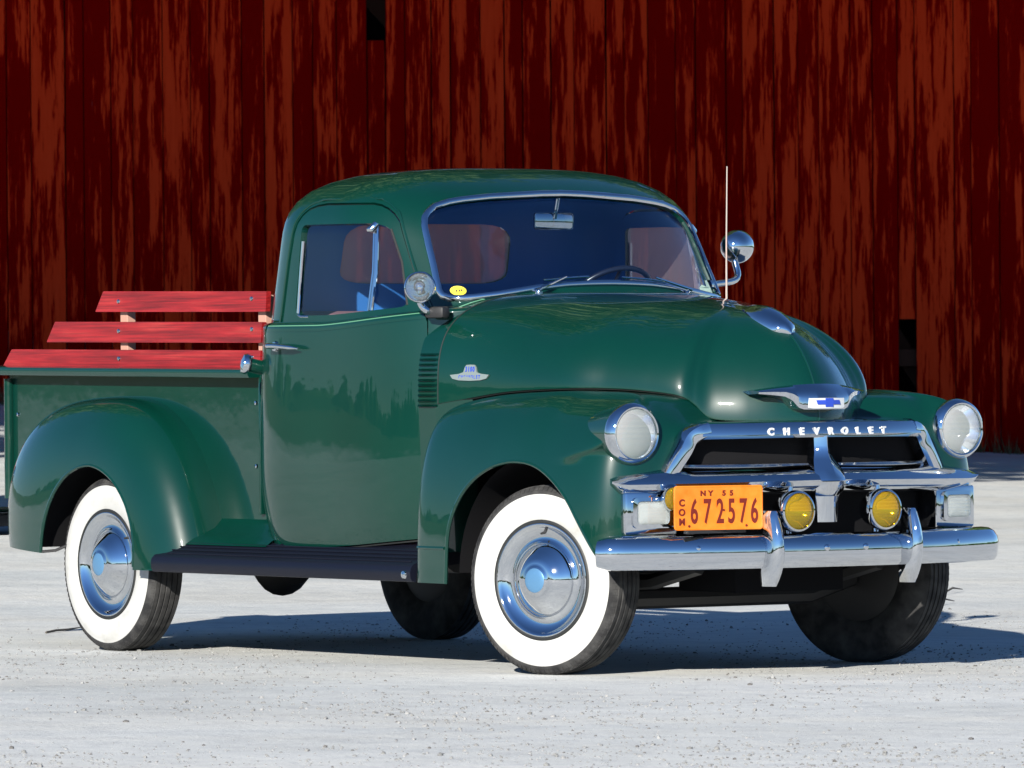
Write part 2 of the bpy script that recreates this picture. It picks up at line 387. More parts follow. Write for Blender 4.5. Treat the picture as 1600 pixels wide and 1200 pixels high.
# dark specks of crushed stone
vo = nd(t, 'ShaderNodeTexVoronoi', Scale=22.0); t.links.new(geo.outputs['Position'], vo.inputs['Vector'])
sp_ = ramp(t, [(0.07, (1, 1, 1)), (0.16, (0, 0, 0))]); t.links.new(vo.outputs['Distance'], sp_.inputs[0])
sel = ramp(t, [(0.60, (0, 0, 0)), (0.66, (1, 1, 1))]); t.links.new(noise(3.0, 3.0), sel.inputs[0])
ms = mixc(t, 1.0, sp_.outputs[0], sel.outputs[0], 'MULTIPLY')
c3 = mixc(t, ms, c2, (0.20, 0.19, 0.185))
# the gravel yard gives way to rough grass some forty metres out
vl = nd(t, 'ShaderNodeVectorMath', operation='DISTANCE'); vl.inputs[1].default_value = (-4, 2, 0); t.links.new(geo.outputs['Position'], vl.inputs[0])
an = nd(t, 'ShaderNodeMath', operation='MULTIPLY_ADD'); t.links.new(noise(.12, 4.0), an.inputs[0]); an.inputs[1].default_value = 12.0; t.links.new(vl.outputs['Value'], an.inputs[2])
gm = nd(t, 'ShaderNodeMapRange'); gm.inputs[1].default_value = 40.0; gm.inputs[2].default_value = 58.0; t.links.new(an.outputs[0], gm.inputs[0])
gr = ramp(t, [(0.3, (0.055, 0.075, 0.022)), (0.7, (0.075, 0.09, 0.028))]); t.links.new(noise(.8, 6.0, .7), gr.inputs[0])
c3 = mixc(t, gm.outputs[0], c3, gr.outputs[0])
t.links.new(c3, b.inputs['Base Color']); b.inputs['Roughness'].default_value = 0.95; b.inputs['Specular IOR Level'].default_value = 0.1
bu = nd(t, 'ShaderNodeBump', Strength=0.5, Distance=0.012); t.links.new(noise(38.0, 5.0, 0.7), bu.inputs['Height'])
bu2 = nd(t, 'ShaderNodeBump', Strength=0.25, Distance=0.06); t.links.new(noise(2.5, 4.0, 0.6), bu2.inputs['Height']); t.links.new(bu.outputs[0], bu2.inputs['Normal'])
t.links.new(bu2.outputs[0], b.inputs['Normal'])
g = mk('ground', vs, fs, 'gravel_ground', angle=180); tag(g, 'pale crushed gravel yard under the pickup', 'ground', kind='structure')

# loose stones lying about the yard: one mass nobody could count
simple('stone_grey', (0.20, 0.20, 0.195), 0.9, spec=0.1); simple('stone_dark', (0.13, 0.125, 0.12), 0.9, spec=0.1); simple('stone_pale', (0.25, 0.25, 0.245), 0.9, spec=0.1)
sb = MB()
ico = bmesh.new(); bmesh.ops.create_icosphere(ico, subdivisions=1, radius=1.0); iv = np.array([v.co[:] for v in ico.verts]); iface = [[v.index for v in f.verts] for f in ico.faces]; ico.free()
sv = []; sf = []; sm = []
for k in range(22000):
    d = 15.0 + 18.0 * rng.random() ** 1.2; l = (rng.random() - .5) * 0.17 * d
    p = CAM + fh * d + rh * l
    
    if math.sin(p.x * 1.7 + 2 * math.sin(p.y * .9)) + math.sin(p.y * 2.3 + p.x * .6) + rng.normal(0, .9) < 0: continue
    s = 0.0018 + 0.0030 * rng.random() + 0.006 * rng.random() ** 10
    q = iv * (s * rng.uniform(.7, 1.3, 3)) * [1, 1, .7] + rng.normal(0, s * .12, iv.shape)
    o_ = len(sv); sv += [(a[0] + p.x, a[1] + p.y, a[2] + s * .2) for a in q]; sf += [tuple(i + o_ for i in f) for f in iface]
    mi = rng.choice([0, 1, 2], p=[.58, .10, .32]); sm += [mi] * len(iface)
sg = mk('loose_gravel', sv, sf, None, smooth=True, angle=50, mats=['stone_grey', 'stone_dark', 'stone_pale'], fmat=sm)
tag(sg, 'small loose stones scattered over the gravel yard', 'gravel', kind='stuff')

# ------------------------------------------------------------------ barn
m, t, b = newmat('barn_paint')
geo = nd(t, 'ShaderNodeNewGeometry'); oi = nd(t, 'ShaderNodeObjectInfo')
tcb = nd(t, 'ShaderNodeTexCoord')
def bn(scale, detail, rough, sc):
    mp_ = nd(t, 'ShaderNodeMapping'); mp_.inputs['Scale'].default_value = sc; t.links.new(tcb.outputs['Object'], mp_.inputs[0])
    n = t.nodes.new('ShaderNodeTexNoise'); n.noise_dimensions = '4D'; n.inputs['Scale'].default_value = scale; n.inputs['Detail'].default_value = detail; n.inputs['Roughness'].default_value = rough
    mu = nd(t, 'ShaderNodeMath', operation='MULTIPLY'); mu.inputs[1].default_value = 37.0; t.links.new(oi.outputs['Random'], mu.inputs[0]); t.links.new(mu.outputs[0], n.inputs['W'])
    t.links.new(mp_.outputs[0], n.inputs['Vector']); return n.outputs['Fac']
f1 = bn(1.0, 10.0, 0.69, (13, 13, 1.25)); f2 = bn(1.0, 5.0, 0.6, (55, 55, 2.2))
ad = nd(t, 'ShaderNodeMath', operation='MULTIPLY_ADD'); t.links.new(f2, ad.inputs[0]); ad.inputs[1].default_value = 0.35; t.links.new(f1, ad.inputs[2])
# each board keeps its own share of paint
pb = nd(t, 'ShaderNodeMath', operation='MULTIPLY_ADD'); t.links.new(oi.outputs['Random'], pb.inputs[0]); pb.inputs[1].default_value = 0.11; t.links.new(ad.outputs[0], pb.inputs[2])
r = ramp(t, [(0.725, (0.22, 0.0012, 0.0010)), (0.75, (0.38, 0.010, 0.0035)), (0.775, (0.62, 0.040, 0.0100)), (0.95, (0.68, 0.052, 0.014))]); t.links.new(pb.outputs[0], r.inputs[0])
f3 = bn(1.0, 6.0, 0.7, (70, 70, 5.0)); r3 = ramp(t, [(0.66, (0, 0, 0)), (0.72, (1, 1, 1))]); t.links.new(f3, r3.inputs[0])
f4 = bn(1.0, 4.0, 0.6, (4, 4, 1.3)); r4 = ramp(t, [(0.45, (0, 0, 0)), (0.62, (.6, .6, .6))]); t.links.new(f4, r4.inputs[0])
ws_ = mixc(t, 1.0, r3.outputs[0], r4.outputs[0], 'MULTIPLY')
cc = mixc(t, ws_, r.outputs[0], (0.36, 0.09, 0.085))
t.links.new(cc, b.inputs['Base Color']); b.inputs['Roughness'].default_value = 0.9; b.inputs['Specular IOR Level'].default_value = 0.0
bu = nd(t, 'ShaderNodeBump', Strength=0.3, Distance=0.006); t.links.new(f2, bu.inputs['Height']); t.links.new(bu.outputs[0], b.inputs['Normal'])
simple('old_timber', (0.06, 0.028, 0.02), 0.9, spec=0.1); simple('barn_roofing', (0.05, 0.05, 0.052), 0.8)

barn = link(bpy.data.objects.new('barn', None)); tag(barn, 'weathered dark red plank barn standing behind the pickup', 'barn')
bo = CAM + fh * BD; bo.z = 0.0
brot = math.atan2(rh.y, rh.x)
barn.location = bo; barn.rotation_euler = (0, 0, brot)      # barn local: +x right, -y towards the camera, z up
PXM = 10765.42 / BD                                            # photo pixels per metre at the wall
def lx(px): return (px - 800) / PXM
HT = 6.2
edges = [lx(577), lx(606)]; e_ = lx(606)
seq = [.17, .24, .15, .28, .20, .16, .26, .19, .30, .155, .22, .25]
k = 0
stop = [lx(1405), lx(1432)]
while e_ < stop[0] - .35: e_ += seq[k % 12] * random.uniform(.9, 1.1); edges.append(e_); k += 1
rem = stop[0] - edges[-1]
if rem > .12: edges.append(stop[0])
else: edges[-1] = stop[0]
edges.append(stop[1]); e_ = stop[1]
while e_ < 10: e_ += seq[k % 12] * random.uniform(.9, 1.1); edges.append(e_); k += 1
e_ = lx(577); left = []
while e_ > -10: e_ -= seq[k % 12] * random.uniform(.9, 1.1); left.append(e_); k += 1
edges = sorted(left + edges)
i577 = min(range(len(edges)), key=lambda i: abs(edges[i] - lx(577))); i1405 = min(range(len(edges)), key=lambda i: abs(edges[i] - lx(1405)))
def zpix(py): return CAM.z - (py - 560) * BD / 10765.42
def plank(x0, x1, z0, z1):
    off = random.uniform(-.010, .010); g_ = random.uniform(.002, .006); th = .024
    ta = random.uniform(-.004, .004)
    xa, xb = x0 + g_, x1 - g_; c = .003
    w = MB(); 
    loop = lambda z, dx: [(xa + dx, -th, z), (xa + c + dx, -th - c, z), (xb - c + dx, -th - c, z), (xb + dx, -th, z), (xb + dx, 0, z), (xa + dx, 0, z)]
    cx_ = (xa + xb) / 2
    secs = [[(p[0] - cx_, p[1], p[2]) for p in loop(z, ta * (z - z0) / (z1 - z0))] for z in (z0, z1)]
    w.sweep(secs)
    o = w.build('plank', 'barn_paint', barn, angle=20); o.location = (cx_, off, 0); return o
for i in range(len(edges) - 1):
    x0, x1 = edges[i], edges[i + 1]
    zb_ = float(np.clip(0.565 - 0.055 * (x0 + x1) / 2, .1, 1.2)) + random.uniform(-.03, .03)
    if i == i577: plank(x0, x1, zb_, zpix(62)); plank(x0, x1, zpix(62) + 1.0, HT)
    elif i == i1405: plank(x0, x1, zb_, zpix(690)); plank(x0, x1, zpix(503), HT)
    else: plank(x0, x1, zb_, HT + random.uniform(-.01, .02))
for z in (1.15, 2.55, 5.4): MB().box((0, .07, z), (20, .09, .14)).build('girt', 'old_timber', barn, smooth=False)
def brace(xa, za, xb, zb_):
    d = Vector((xb - xa, 0, zb_ - za)); L = d.length; R = Matrix.Rotation(-math.atan2(d.z, d.x), 3, 'Y')
    return MB().box(((xa + xb) / 2, .19, (za + zb_) / 2), (L, .06, .16), R).build('brace', 'old_timber', barn, smooth=False)
brace(lx(560), zpix(-30), lx(640), zpix(55)); brace(lx(1395), zpix(525), lx(1450), zpix(610))
for sx in (-10.1, 10.1): MB().box((sx, 4.6, 3.2), (.06, 9.1, 6.4)).build('side_wall', 'old_timber', barn, smooth=False)
MB().box((0, 9.2, 3.2), (20.2, .06, 6.4)).build('rear_wall', 'old_timber', barn, smooth=False)
w = MB(); w.sweep([[(-10.6, -.45, 6.05), (-10.6, 4.6, 9.6), (-10.6, 9.7, 6.05), (-10.6, 9.7, 5.95), (-10.6, 4.6, 9.45), (-10.6, -.45, 5.95)], [(10.6, -.45, 6.05), (10.6, 4.6, 9.6), (10.6, 9.7, 6.05), (10.6, 9.7, 5.95), (10.6, 4.6, 9.45), (10.6, -.45, 5.95)]])
w.build('roof', 'barn_roofing', barn, smooth=False)

# ------------------------------------------------------------------ far wood behind the camera (mirrored in the paintwork and chrome)
simple('far_leaves', (0.030, 0.065, 0.022), 0.9, spec=0.1)
tv = []; tf = []
bi = bmesh.new(); bmesh.ops.create_icosphere(bi, subdivisions=2, radius=1.0); cv = np.array([v.co[:] for v in bi.verts]); cf = [[v.index for v in f.verts] for f in bi.faces]; bi.free()
view_az = math.atan2(-fh.y, -fh.x)
for k in range(700):
    a = view_az + rng.uniform(-2.65, 2.65); R_ = 400 + rng.uniform(-20, 50)
    h = rng.uniform(7, 13) * (1 + .25 * math.sin(a * 9) + .2 * math.sin(a * 23 + 1)); wdt = rng.uniform(5, 9)
    q = cv * [wdt, wdt, h * .55] * (1 + rng.normal(0, .09, (len(cv), 1)))
    o_ = len(tv); px_, py_ = CAM.x + math.cos(a) * R_, CAM.y + math.sin(a) * R_
    tv += [(p[0] + px_, p[1] + py_, p[2] + h * .5) for p in q]; tf += [tuple(i + o_ for i in f) for f in cf]
fw = mk('far_wood', tv, tf, 'far_leaves', smooth=False); tag(fw, 'distant line of green trees across the field', 'wood', kind='stuff')

# ------------------------------------------------------------------ tall unseen trees added outside the view: their crowns keep the barn wall in shade
m, t, b = newmat('bark'); tc = nd(t, 'ShaderNodeTexCoord'); mp_ = nd(t, 'ShaderNodeMapping'); mp_.inputs['Scale'].default_value = (14, 14, 2.5); t.links.new(tc.outputs['Object'], mp_.inputs[0])
n1 = nd(t, 'ShaderNodeTexNoise', Scale=1.5, Detail=7.0, Roughness=0.7); t.links.new(mp_.outputs[0], n1.inputs['Vector']); r = ramp(t, [(0.35, (0.03, 0.023, 0.017)), (0.65, (0.13, 0.105, 0.08))]); t.links.new(n1.outputs['Fac'], r.inputs[0]); t.links.new(r.outputs[0], b.inputs['Base Color'])
b.inputs['Roughness'].default_value = 0.95; bb = nd(t, 'ShaderNodeBump', Strength=0.8, Distance=0.05); t.links.new(n1.outputs['Fac'], bb.inputs['Height']); t.links.new(bb.outputs[0], b.inputs['Normal'])
m, t, b = newmat('tree_leaves'); oi = nd(t, 'ShaderNodeNewGeometry'); r = ramp(t, [(0, (0.035, 0.075, 0.02)), (1, (0.07, 0.12, 0.03))]); t.links.new(oi.outputs['Random Per Island'], r.inputs[0]); t.links.new(r.outputs[0], b.inputs['Base Color']); b.inputs['Roughness'].default_value = 0.7
def shade_tree(x, y, hgt, rad, label):
    e = link(bpy.data.objects.new('maple_tree', None)); tag(e, label, 'tree', 'tall maples beside the yard'); wl = barn.location + Matrix.Rotation(brot, 3, 'Z') @ Vector((x, y, 0))
    e.location = (wl.x, wl.y, float(ground_z(wl.x, wl.y)) - .1)
    w = MB(); tz_ = np.linspace(0, 1, 22); tx_ = np.cumsum(rng.normal(0, .025, (22, 2)), 0)
    w.tube([(tx_[i, 0], tx_[i, 1], hgt * .85 * u) for i, u in enumerate(tz_)], [(.27 * (1 - .8 * u) + .16 * math.exp(-u * 30)) * (1 + .06 * math.sin(i * 2.3)) for i, u in enumerate(tz_)], 14)
    for k in range(9):
        a = k * 2.4; z0 = hgt * (.40 + .045 * k); w.tube([(0, 0, z0), (math.cos(a) * rad * .45, math.sin(a) * rad * .45, z0 + 1.6), (math.cos(a) * rad * .8, math.sin(a) * rad * .8, z0 + 2.8)], [.13, .08, .03], 6)
    w.build('trunk', 'bark', e)
    n = 15000; d = rng.normal(size=(n, 3)); d /= np.linalg.norm(d, axis=1)[:, None]
    cl = rng.normal(size=(60, 3)); cl /= np.linalg.norm(cl, axis=1)[:, None]; cl *= (.55 + .35 * rng.random((60, 1)))
    c = cl[rng.integers(0, 60, n)] + d * (.34 * rng.random((n, 1)) ** .4)
    c = c * [rad, rad, hgt * .34] + [0, 0, hgt * .66]
    c = c[c[:, 2] > 4.6]; n = len(c)
    s_ = .16 + .14 * rng.random((n, 1)); u_ = rng.normal(size=(n, 3)); u_ /= np.linalg.norm(u_, axis=1)[:, None]; v_ = np.cross(u_, rng.normal(size=(n, 3))); v_ /= np.linalg.norm(v_, axis=1)[:, None]
    V_ = np.stack([c - u_ * s_, c - v_ * s_ * .6, c + u_ * s_, c + v_ * s_ * .6], 1).reshape(-1, 3)
    mk('crown', V_, [(4 * i, 4 * i + 1, 4 * i + 2, 4 * i + 3) for i in range(n)], 'tree_leaves', e, smooth=False)
for i_, (x, y, h_, r_) in enumerate([(-6.8, -10.0, 12.5, 5.2), (-5.2, -14.0, 13.5, 6.6), (4.9, -9.5, 13.5, 6.4), (-4.3, -19.0, 16.0, 6.4)]):
    shade_tree(x, y, h_, r_, ['maple standing closest to the barn wall, left of the view', 'maple with the widest crown, left of the view before the barn', 'maple right of the view with its crown over the barn front', 'tallest maple in the row left of the yard'][i_])

# dry weeds along the foot of the barn wall
simple('dry_weed', (0.10, 0.085, 0.045), 0.9, spec=0.1)
wv = []; wf = []
for k in range(2600):
    x = rng.uniform(-6, 9); y = -.05 - abs(rng.normal(0, .18)); hh = rng.uniform(.05, .22); a = rng.uniform(0, PI); w_ = .006
    P0 = barn.location + Matrix.Rotation(brot, 3, 'Z') @ Vector((x, y, 0)); z = float(ground_z(P0.x, P0.y)); lx_, ly_ = rng.normal(0, .05, 2); o_ = len(wv)
    wv += [(P0.x - w_ * math.cos(a), P0.y - w_ * math.sin(a), z - .02), (P0.x + w_ * math.cos(a), P0.y + w_ * math.sin(a), z - .02), (P0.x + lx_, P0.y + ly_, z + hh)]; wf.append((o_, o_ + 1, o_ + 2))
wd_ = mk('dry_weeds', wv, wf, 'dry_weed', smooth=False); tag(wd_, 'dry weeds growing along the foot of the barn wall', 'weeds', kind='stuff')

# dry twigs on the gravel
simple('twig_brown', (0.06, 0.05, 0.04), 0.8)
def twig(pts, label):
    o = MB().tube(pts, [.005] * (len(pts) - 1) + [.002], 6).build('dry_twig', 'twig_brown'); tag(o, label, 'twig', 'dry twigs on the gravel'); return o
twig([(-4.62, -.12, .006), (-4.70, -.02, .010), (-4.80, .10, .007), (-4.86, .20, .012)], 'thin dark twig lying left of the rear whitewall tyre')
twig([(-5.12, 5.20, .02), (-5.25, 5.38, .045), (-5.40, 5.56, .03)], 'thin bent twig lying right of the front bumper')
twig([(-4.22, 4.46, .02), (-4.32, 4.58, .035), (-4.42, 4.72, .02)], 'short twig lying just before the bent twig beyond the bumper')

# ------------------------------------------------------------------ pickup: x forward from the front axle, y to the driver's side, z up
truck = link(bpy.data.objects.new('pickup_truck', None))
tag(truck, 'dark green vintage stepside pickup with chrome grille, whitewall tyres and red bed rails', 'pickup truck')
XMID, ZB, ZD, ZT = -1.42, 1.315, 1.62, 1.915
def cab(ph, q):
    """cab skin. ph 0 = front, pi/2 = passenger side, pi = rear; q<0 metres below belt, 0..1 glass zone, 1..2 roof"""
    ph = np.asarray(ph, float); q = np.asarray(q, float)
    ds, dz = se_n(np.clip(q - 1, 0, 1) * PI / 2, 3.2)
    fr = np.clip(np.cos(ph), 0, 1); zb = ZB + .085 * fr ** 1.5
    z = np.where(q <= 0, zb + q, np.where(q <= 1, zb + (ZD - zb) * q, ZD + (ZT - ZD) * dz))
    s = np.where(q > 1, ds, 1.)
    d = -np.minimum(q, 0); k = np.clip(d / .022, 0, 1); k = np.sqrt(1 - (1 - k) ** 2)
    e = .024 * k + .012 * np.sin(np.clip((d - .02) / .5, 0, 1) * PI / 2) - .050 * np.clip((d - .55) / .35, 0, 1) ** 2
    b_ = np.where(q < 0, .8145 + e, .8145 - .05 * (z - 1.30)); xr = np.where(q < 0, -1.9725 - e, -1.9725 + .22 * (z - 1.30))
    xf = np.where(q < 0, (-.66 - .807 * (z + d - 1.47)) * (1 - k) + (-.60 + e) * k, -.66 - .807 * (z - 1.47))
    n = np.where(np.cos(ph) >= 0, np.where(q < 0, 2.7 + 1.3 * k, 2.7), 5.2)
    c, sn = se_n(ph, n)
    return np.stack([XMID + np.where(np.cos(ph) >= 0, xf - XMID, XMID - xr) * c * s, -b_ * sn * s, z], -1)
CS = (0.85, 0.32)          # parameter scale of the glass zone
flipP = lambda pts: [(-p, q) for p, q in pts][::-1]
# outlines in (angle, height) on the skin
ws_half = [(0, .244), (.14, .240), (.25, .232), (.41, .194), (.515, .158), (.60, .132), (.69, .119), (.76, .118), (.805, .138), (.833, .185), (.842, .26), (.839, .40), (.831, .64), (.824, .95), (.815, 1.12), (.803, 1.185), (.782, 1.228), (.74, 1.275), (.665, 1.308), (.594, 1.326), (.45, 1.350), (.276, 1.366), (.14, 1.378), (0, 1.383)]
windshield = ws_half + [(-p, q) for p, q in ws_half[::-1]][1:-1]
def shrink(poly, du, dv):
    a = np.array(poly); c = (a.max(0) + a.min(0)) / 2; h = (a.max(0) - a.min(0)) / 2
    return [tuple(p) for p in c + (a - c) * (1 - np.array([du, dv]) / h)]
door_up = [(2.10, 0.0), (2.055, .10), (2.035, .78), (2.01, 1.08), (1.985, 1.165), (1.945, 1.225), (1.88, 1.272), (1.78, 1.296), (1.65, 1.306), (1.11, 1.300), (1.05, 1.286), (1.001, 1.258), (.965, 1.215), (.944, 1.16), (.937, .59), (.915, .15), (.905, 0.0)]
door_dn = [(2.14, 0.0), (2.17, -.05), (2.19, -.30), (2.19, -.62), (2.185, -.74), (2.165, -.80), (2.12, -.845), (2.05, -.868), (1.0, -.868), (.868, -.868), (.868, -.4), (.872, -.05), (.895, 0.0)]
sidewin = rounded([(1.91, .085), (1.915, 1.155), (1.10, 1.152), (1.005, 1.12), (.985, .70), (1.018, .085)], [.10, .06, .05, .07, .2, .05])
rw = rounded([(PI - .47, .52), (PI - .47, 1.195), (PI + .47, 1.195), (PI + .47, .52)], .16)
rw2 = [(p - 2 * PI, q) for p, q in rw]
def grow(poly, g_):
    a = np.array(poly) * CS; c = (a.max(0) + a.min(0)) / 2; h = (a.max(0) - a.min(0)) / 2
    return [tuple(p) for p in (c + (a - c) * (1 + g_ / h)) / CS]
seam = lambda a, b_: abs(abs(a[0]) - PI) < 1e-3 and abs(abs(b_[0]) - PI) < 1e-3
dom = [(-PI, 0), (PI, 0), (PI, 2.0), (-PI, 2.0)]
dh = grow(door_up, .004)
dh = [(p, (q if q > .02 else -.05)) for p, q in dh]
cab_o = patch('cab_shell', dom, [windshield, dh, flipP(dh), rw, rw2], cab, CS, .026, .022, 'green_paint', truck, sign=-1, skip=seam, clampq=1.985, inner='interior_paint')
LS = (0.85, 1.0)
dh2 = grow(door_dn, .004); dh2 = [(p, min(q, .0) if q < -.03 else .06) for p, q in dh2]
sh2 = lambda pts: [(p + 2 * PI, q) for p, q in pts]
rear_low = patch('cab_rear_panel', [(2.12, -.865), (2 * PI - 2.12, -.865), (2 * PI - 2.12, 0), (2.12, 0)], [dh2, sh2(flipP(dh2))], cab, LS, .025, .015, 'green_paint', truck, sign=-1, inner='interior_paint')
patch('belt_ledge', [(2.10, -.034), (2 * PI - 2.10, -.034), (2 * PI - 2.10, .001), (2.10, .001)], [dh2, sh2(flipP(dh2))], cab, (0.85, 1.0), .008, 0, 'green_paint', rear_low, sign=-1, offset=.0012)
low = patch('cab_cowl', [(-.93, -.85), (.93, -.85), (.93, 0), (-.93, 0)], [dh2, flipP(dh2)], cab, LS, .03, .015, 'green_paint', truck, sign=-1, inner='interior_paint')
patch('belt_ledge', [(-.91, -.034), (.91, -.034), (.91, .001), (-.91, .001)], [dh2, flipP(dh2)], cab, (0.85, 1.0), .008, 0, 'green_paint', low, sign=-1, offset=.0012)
# interior lining, one pane's depth inside the shell
lin_holes = [grow(windshield, .02), grow(dh, .01), flipP(grow(dh, .01)), grow(rw, .012), grow(rw2, .012)]
# door: lower skin and window frame in one part
def make_door():
    d = patch('door', door_dn[1:-1] + [(.895, -.001), (2.14, -.001)], [], cab, LS, .022, .03, 'green_paint', truck, inner='interior_paint', sign=-1)
    up_ = [(p, max(q, .001)) for p, q in door_up]
    f = patch('window_frame', up_, [sidewin], cab, CS, .018, .028, 'green_paint', d, offset=-.004, inner='interior_paint', sign=-1)
    s2 = patch('belt_moulding', [(.875, -.036), (2.155, -.036), (2.12, .003), (.90, .003)], [], cab, (.85, 1.0), .007, 0, 'green_paint', d, offset=.0018, sign=-1)
    g_ = patch('window_glass', grow(sidewin, .008), [], cab, CS, .05, 0, 'window_glass', d, offset=-.018, sign=-1)
    # chrome run along the rear edge and divider with the vent pane
    def on(p, q, off=0.0):
        P = cab(np.array([p]), np.array([q]))[0]; n = np.array([0, -1, 0.]); return tuple(P + n * off)
    w = MB(); w.tube([on(1.22, .09, -.008), on(1.155, .6, -.008), on(1.095, 1.145, -.008)], .008, 8)
    w.tube([on(1.245, .09, -.012), on(1.18, .6, -.012), on(1.12, 1.145, -.012)], .006, 8)
    w.tube([on(1.09, 1.145, 0), on(1.11, 1.10, .012), on(1.135, 1.10, .012)], [.014, .016, .010], 10)
    w.build('vent_divider', 'chrome', d)
    w = MB(); w.tube([on(1.895, .10, -.010), on(1.90, .6, -.010), on(1.90, 1.02, -.010)], .006, 8); w.tube([on(1.895, .10, -.010), on(1.85, .072, -.008), on(1.75, .068, -.008)], .006, 8)
    w.build('window_channel', 'chrome', d)
    w = MB(); w.tube([on(1.015, .10, -.006), on(.99, .7, -.006), on(1.008, 1.10, -.006)], .005, 8); w.build('weather_strip', 'seam_rubber', d)
    # handle
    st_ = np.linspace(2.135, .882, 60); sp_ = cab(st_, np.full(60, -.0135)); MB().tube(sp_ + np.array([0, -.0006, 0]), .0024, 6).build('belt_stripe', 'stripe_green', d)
    base = on(2.02, -.118, 0); w = MB()
    hx = [(-1.80 + .017 * i) for i in range(13)]
    yb = base[1]
    yb = float(cab(np.array([1.9]), np.array([-.1]))[0][1]); pts = [(-1.705, yb + .004, 1.222), (-1.703, yb - .035, 1.224), (-1.675, yb - .042, 1.225), (-1.63, yb - .042, 1.224), (-1.56, yb - .038, 1.219), (-1.50, yb - .028, 1.213)]
    ts = np.linspace(0, 5, 26); c = catmull(pts, ts)
    w.tube(c, [max(.004, .0125 * (1 - .35 * (u / 5)) if u < 4.3 else .009 * (5.2 - u)) for u in ts], 12)
    w.lathe([(0, .012), (.018, .010), (.022, 0)], axis_m((-1.705, yb + .004, 1.222), (0, -1, 0)), 20)
    w.build('door_handle', 'chrome', d)
    return d
# rubber seal in the door gap
def seal(pts, q_off):
    P = np.array([cab(np.array([p]), np.array([q]))[0] for p, q in pts]); c = np.array([XMID, 0, 1.1]); d_ = P - c; d_[:, 2] *= 0; d_ /= np.linalg.norm(d_, axis=1)[:, None]; return P - d_ * q_off
ring_ = [p for p in grow(door_dn, .002) if p[1] < -.01] 
ring2 = [p for p in grow(door_up, .002) if p[1] > .01]
for sg_ in (1, -1):
    for rg in (ring_, ring2):
        dr = np.concatenate([np.linspace(np.array(rg[i]), np.array(rg[i + 1]), 12, endpoint=False) for i in range(len(rg) - 1)])
        if rg is ring_: dr = np.array([q for q in dr if q[1] < -.015])
        else: dr = np.array([q for q in dr if q[1] > .02])
        MB().tube(seal(dr, .014) * [1, sg_, 1], .0055, 6).build('door_seal', 'seam_rubber', truck)
door = make_door(); door_l = mirror(door)
for ch in door_l.children:
    if ch.name.startswith('window_glass'):
        ch.data = ch.data.copy(); ch.data.materials[0] = MATS['dusty_glass']
# glass
g1 = patch('windshield', grow(windshield, .006), [], cab, CS, .05, 0, 'windshield_glass', truck, offset=-.012, sign=-1)
g2 = patch('rear_window', grow(rw, .01), [], cab, CS, .05, 0, 'dusty_glass', truck, offset=-.012, sign=-1)
# bright trim round the windshield
wt = densify(np.array(windshield) * CS, .02) / CS; P = cab(wt[:, 0], wt[:, 1])
def frame_tube(P, name, rad, mat, parent, push=.003):
    n = len(P); secs = []
    for i in range(n + 1):
        p = P[i % n]; tan = P[(i + 1) % n] - P[i - 1 if i % n else n - 1]; tan = tan / np.linalg.norm(tan)
        c = p - np.array([XMID, 0, 1.5]); c = c - tan * c.dot(tan); c /= np.linalg.norm(c); s_ = np.cross(tan, c)
        secs.append([tuple(p + c * push + (c * math.sin(a) * rad * .7 + s_ * math.cos(a) * rad)) for a in np.linspace(0, 2 * PI, 9)[:-1]])
    w = MB(); w.sweep(secs, cap=False); return w.build(name, mat, parent, angle=60)
frame_tube(P, 'windshield_trim', .0145, 'chrome', g1)
# drip moulding over the door opening
du_ = [(.91, .02)] + [(p, q) for p, q in door_up[::-1][1:-1]] + [(2.06, .04)]
du_ = np.array(grow(du_, .014)); cc_ = np.array([cab(np.array([p]), np.array([max(q, .01)]))[0] for p, q in du_])
MB().tube(catmull(cc_, np.linspace(0, len(cc_) - 1, 90)), .0045, 8).build('drip_moulding', 'green_paint', truck)

# hood: panels swept from a ridge to the lower edge
def sweep_fn(I, O, n, zb=None):
    I = np.array(I, float); O = np.array(O, float); n = np.array(n, float)[:, None]
    def fn(s, v):
        i = catmull(I, s); o = catmull(O, s); nn = catmull(n, s)[..., 0]
        w_, h_ = se_n(np.clip(v, -.02, 1.02) * PI / 2, nn)
        xy = i[..., :2] + (o[..., :2] - i[..., :2]) * h_[..., None]; z = o[..., 2] + (i[..., 2] - o[..., 2]) * w_
        return np.concatenate([xy, z[..., None]], -1)
    return fn
HI = [(-.67, 0, 1.424), (-.52, 0, 1.421), (-.30, 0, 1.408), (-.10, 0, 1.390), (.05, 0, 1.371), (.11, 0, 1.362), (.14, 0, 1.357), (.16, 0, 1.353), (.18, 0, 1.350), (.20, 0, 1.346), (.22, 0, 1.342), (.23, 0, 1.340)]
HO = [(-.67, -.788, 1.000), (-.54, -.760, 1.017), (-.30, -.728, 1.045), (-.02, -.670, 1.057), (.139, -.580, 1.056), (.277, -.505, 1.046), (.386, -.440, 1.028), (.416, -.390, .995), (.450, -.343, .944), (.545, -.245, .932), (.625, -.125, .926), (.662, 0, .922)]
HN = [3.7, 3.3, 2.5, 2.1, 1.95, 1.9, 1.86, 1.84, 1.84, 1.86, 1.9, 1.92]
# one station past the nose, mirrored, keeps the skin smooth across the centre line
hood_fn = sweep_fn(HI + [HI[-2]], HO + [(HO[-2][0], -HO[-2][1], HO[-2][2])], HN + [HN[-2]])
hr = patch('hood', [(0, 0), (11, 0), (11, 1), (0, 1)], [], hood_fn, (.13, .75), .022, .012, 'green_paint', truck, sign=-1, skip=lambda a, b_: (a[0] > 10.99 and b_[0] > 10.99) or (a[1] < .01 and b_[1] < .01))
hl = mirror(hr); hl.name = 'hood_half_temp'
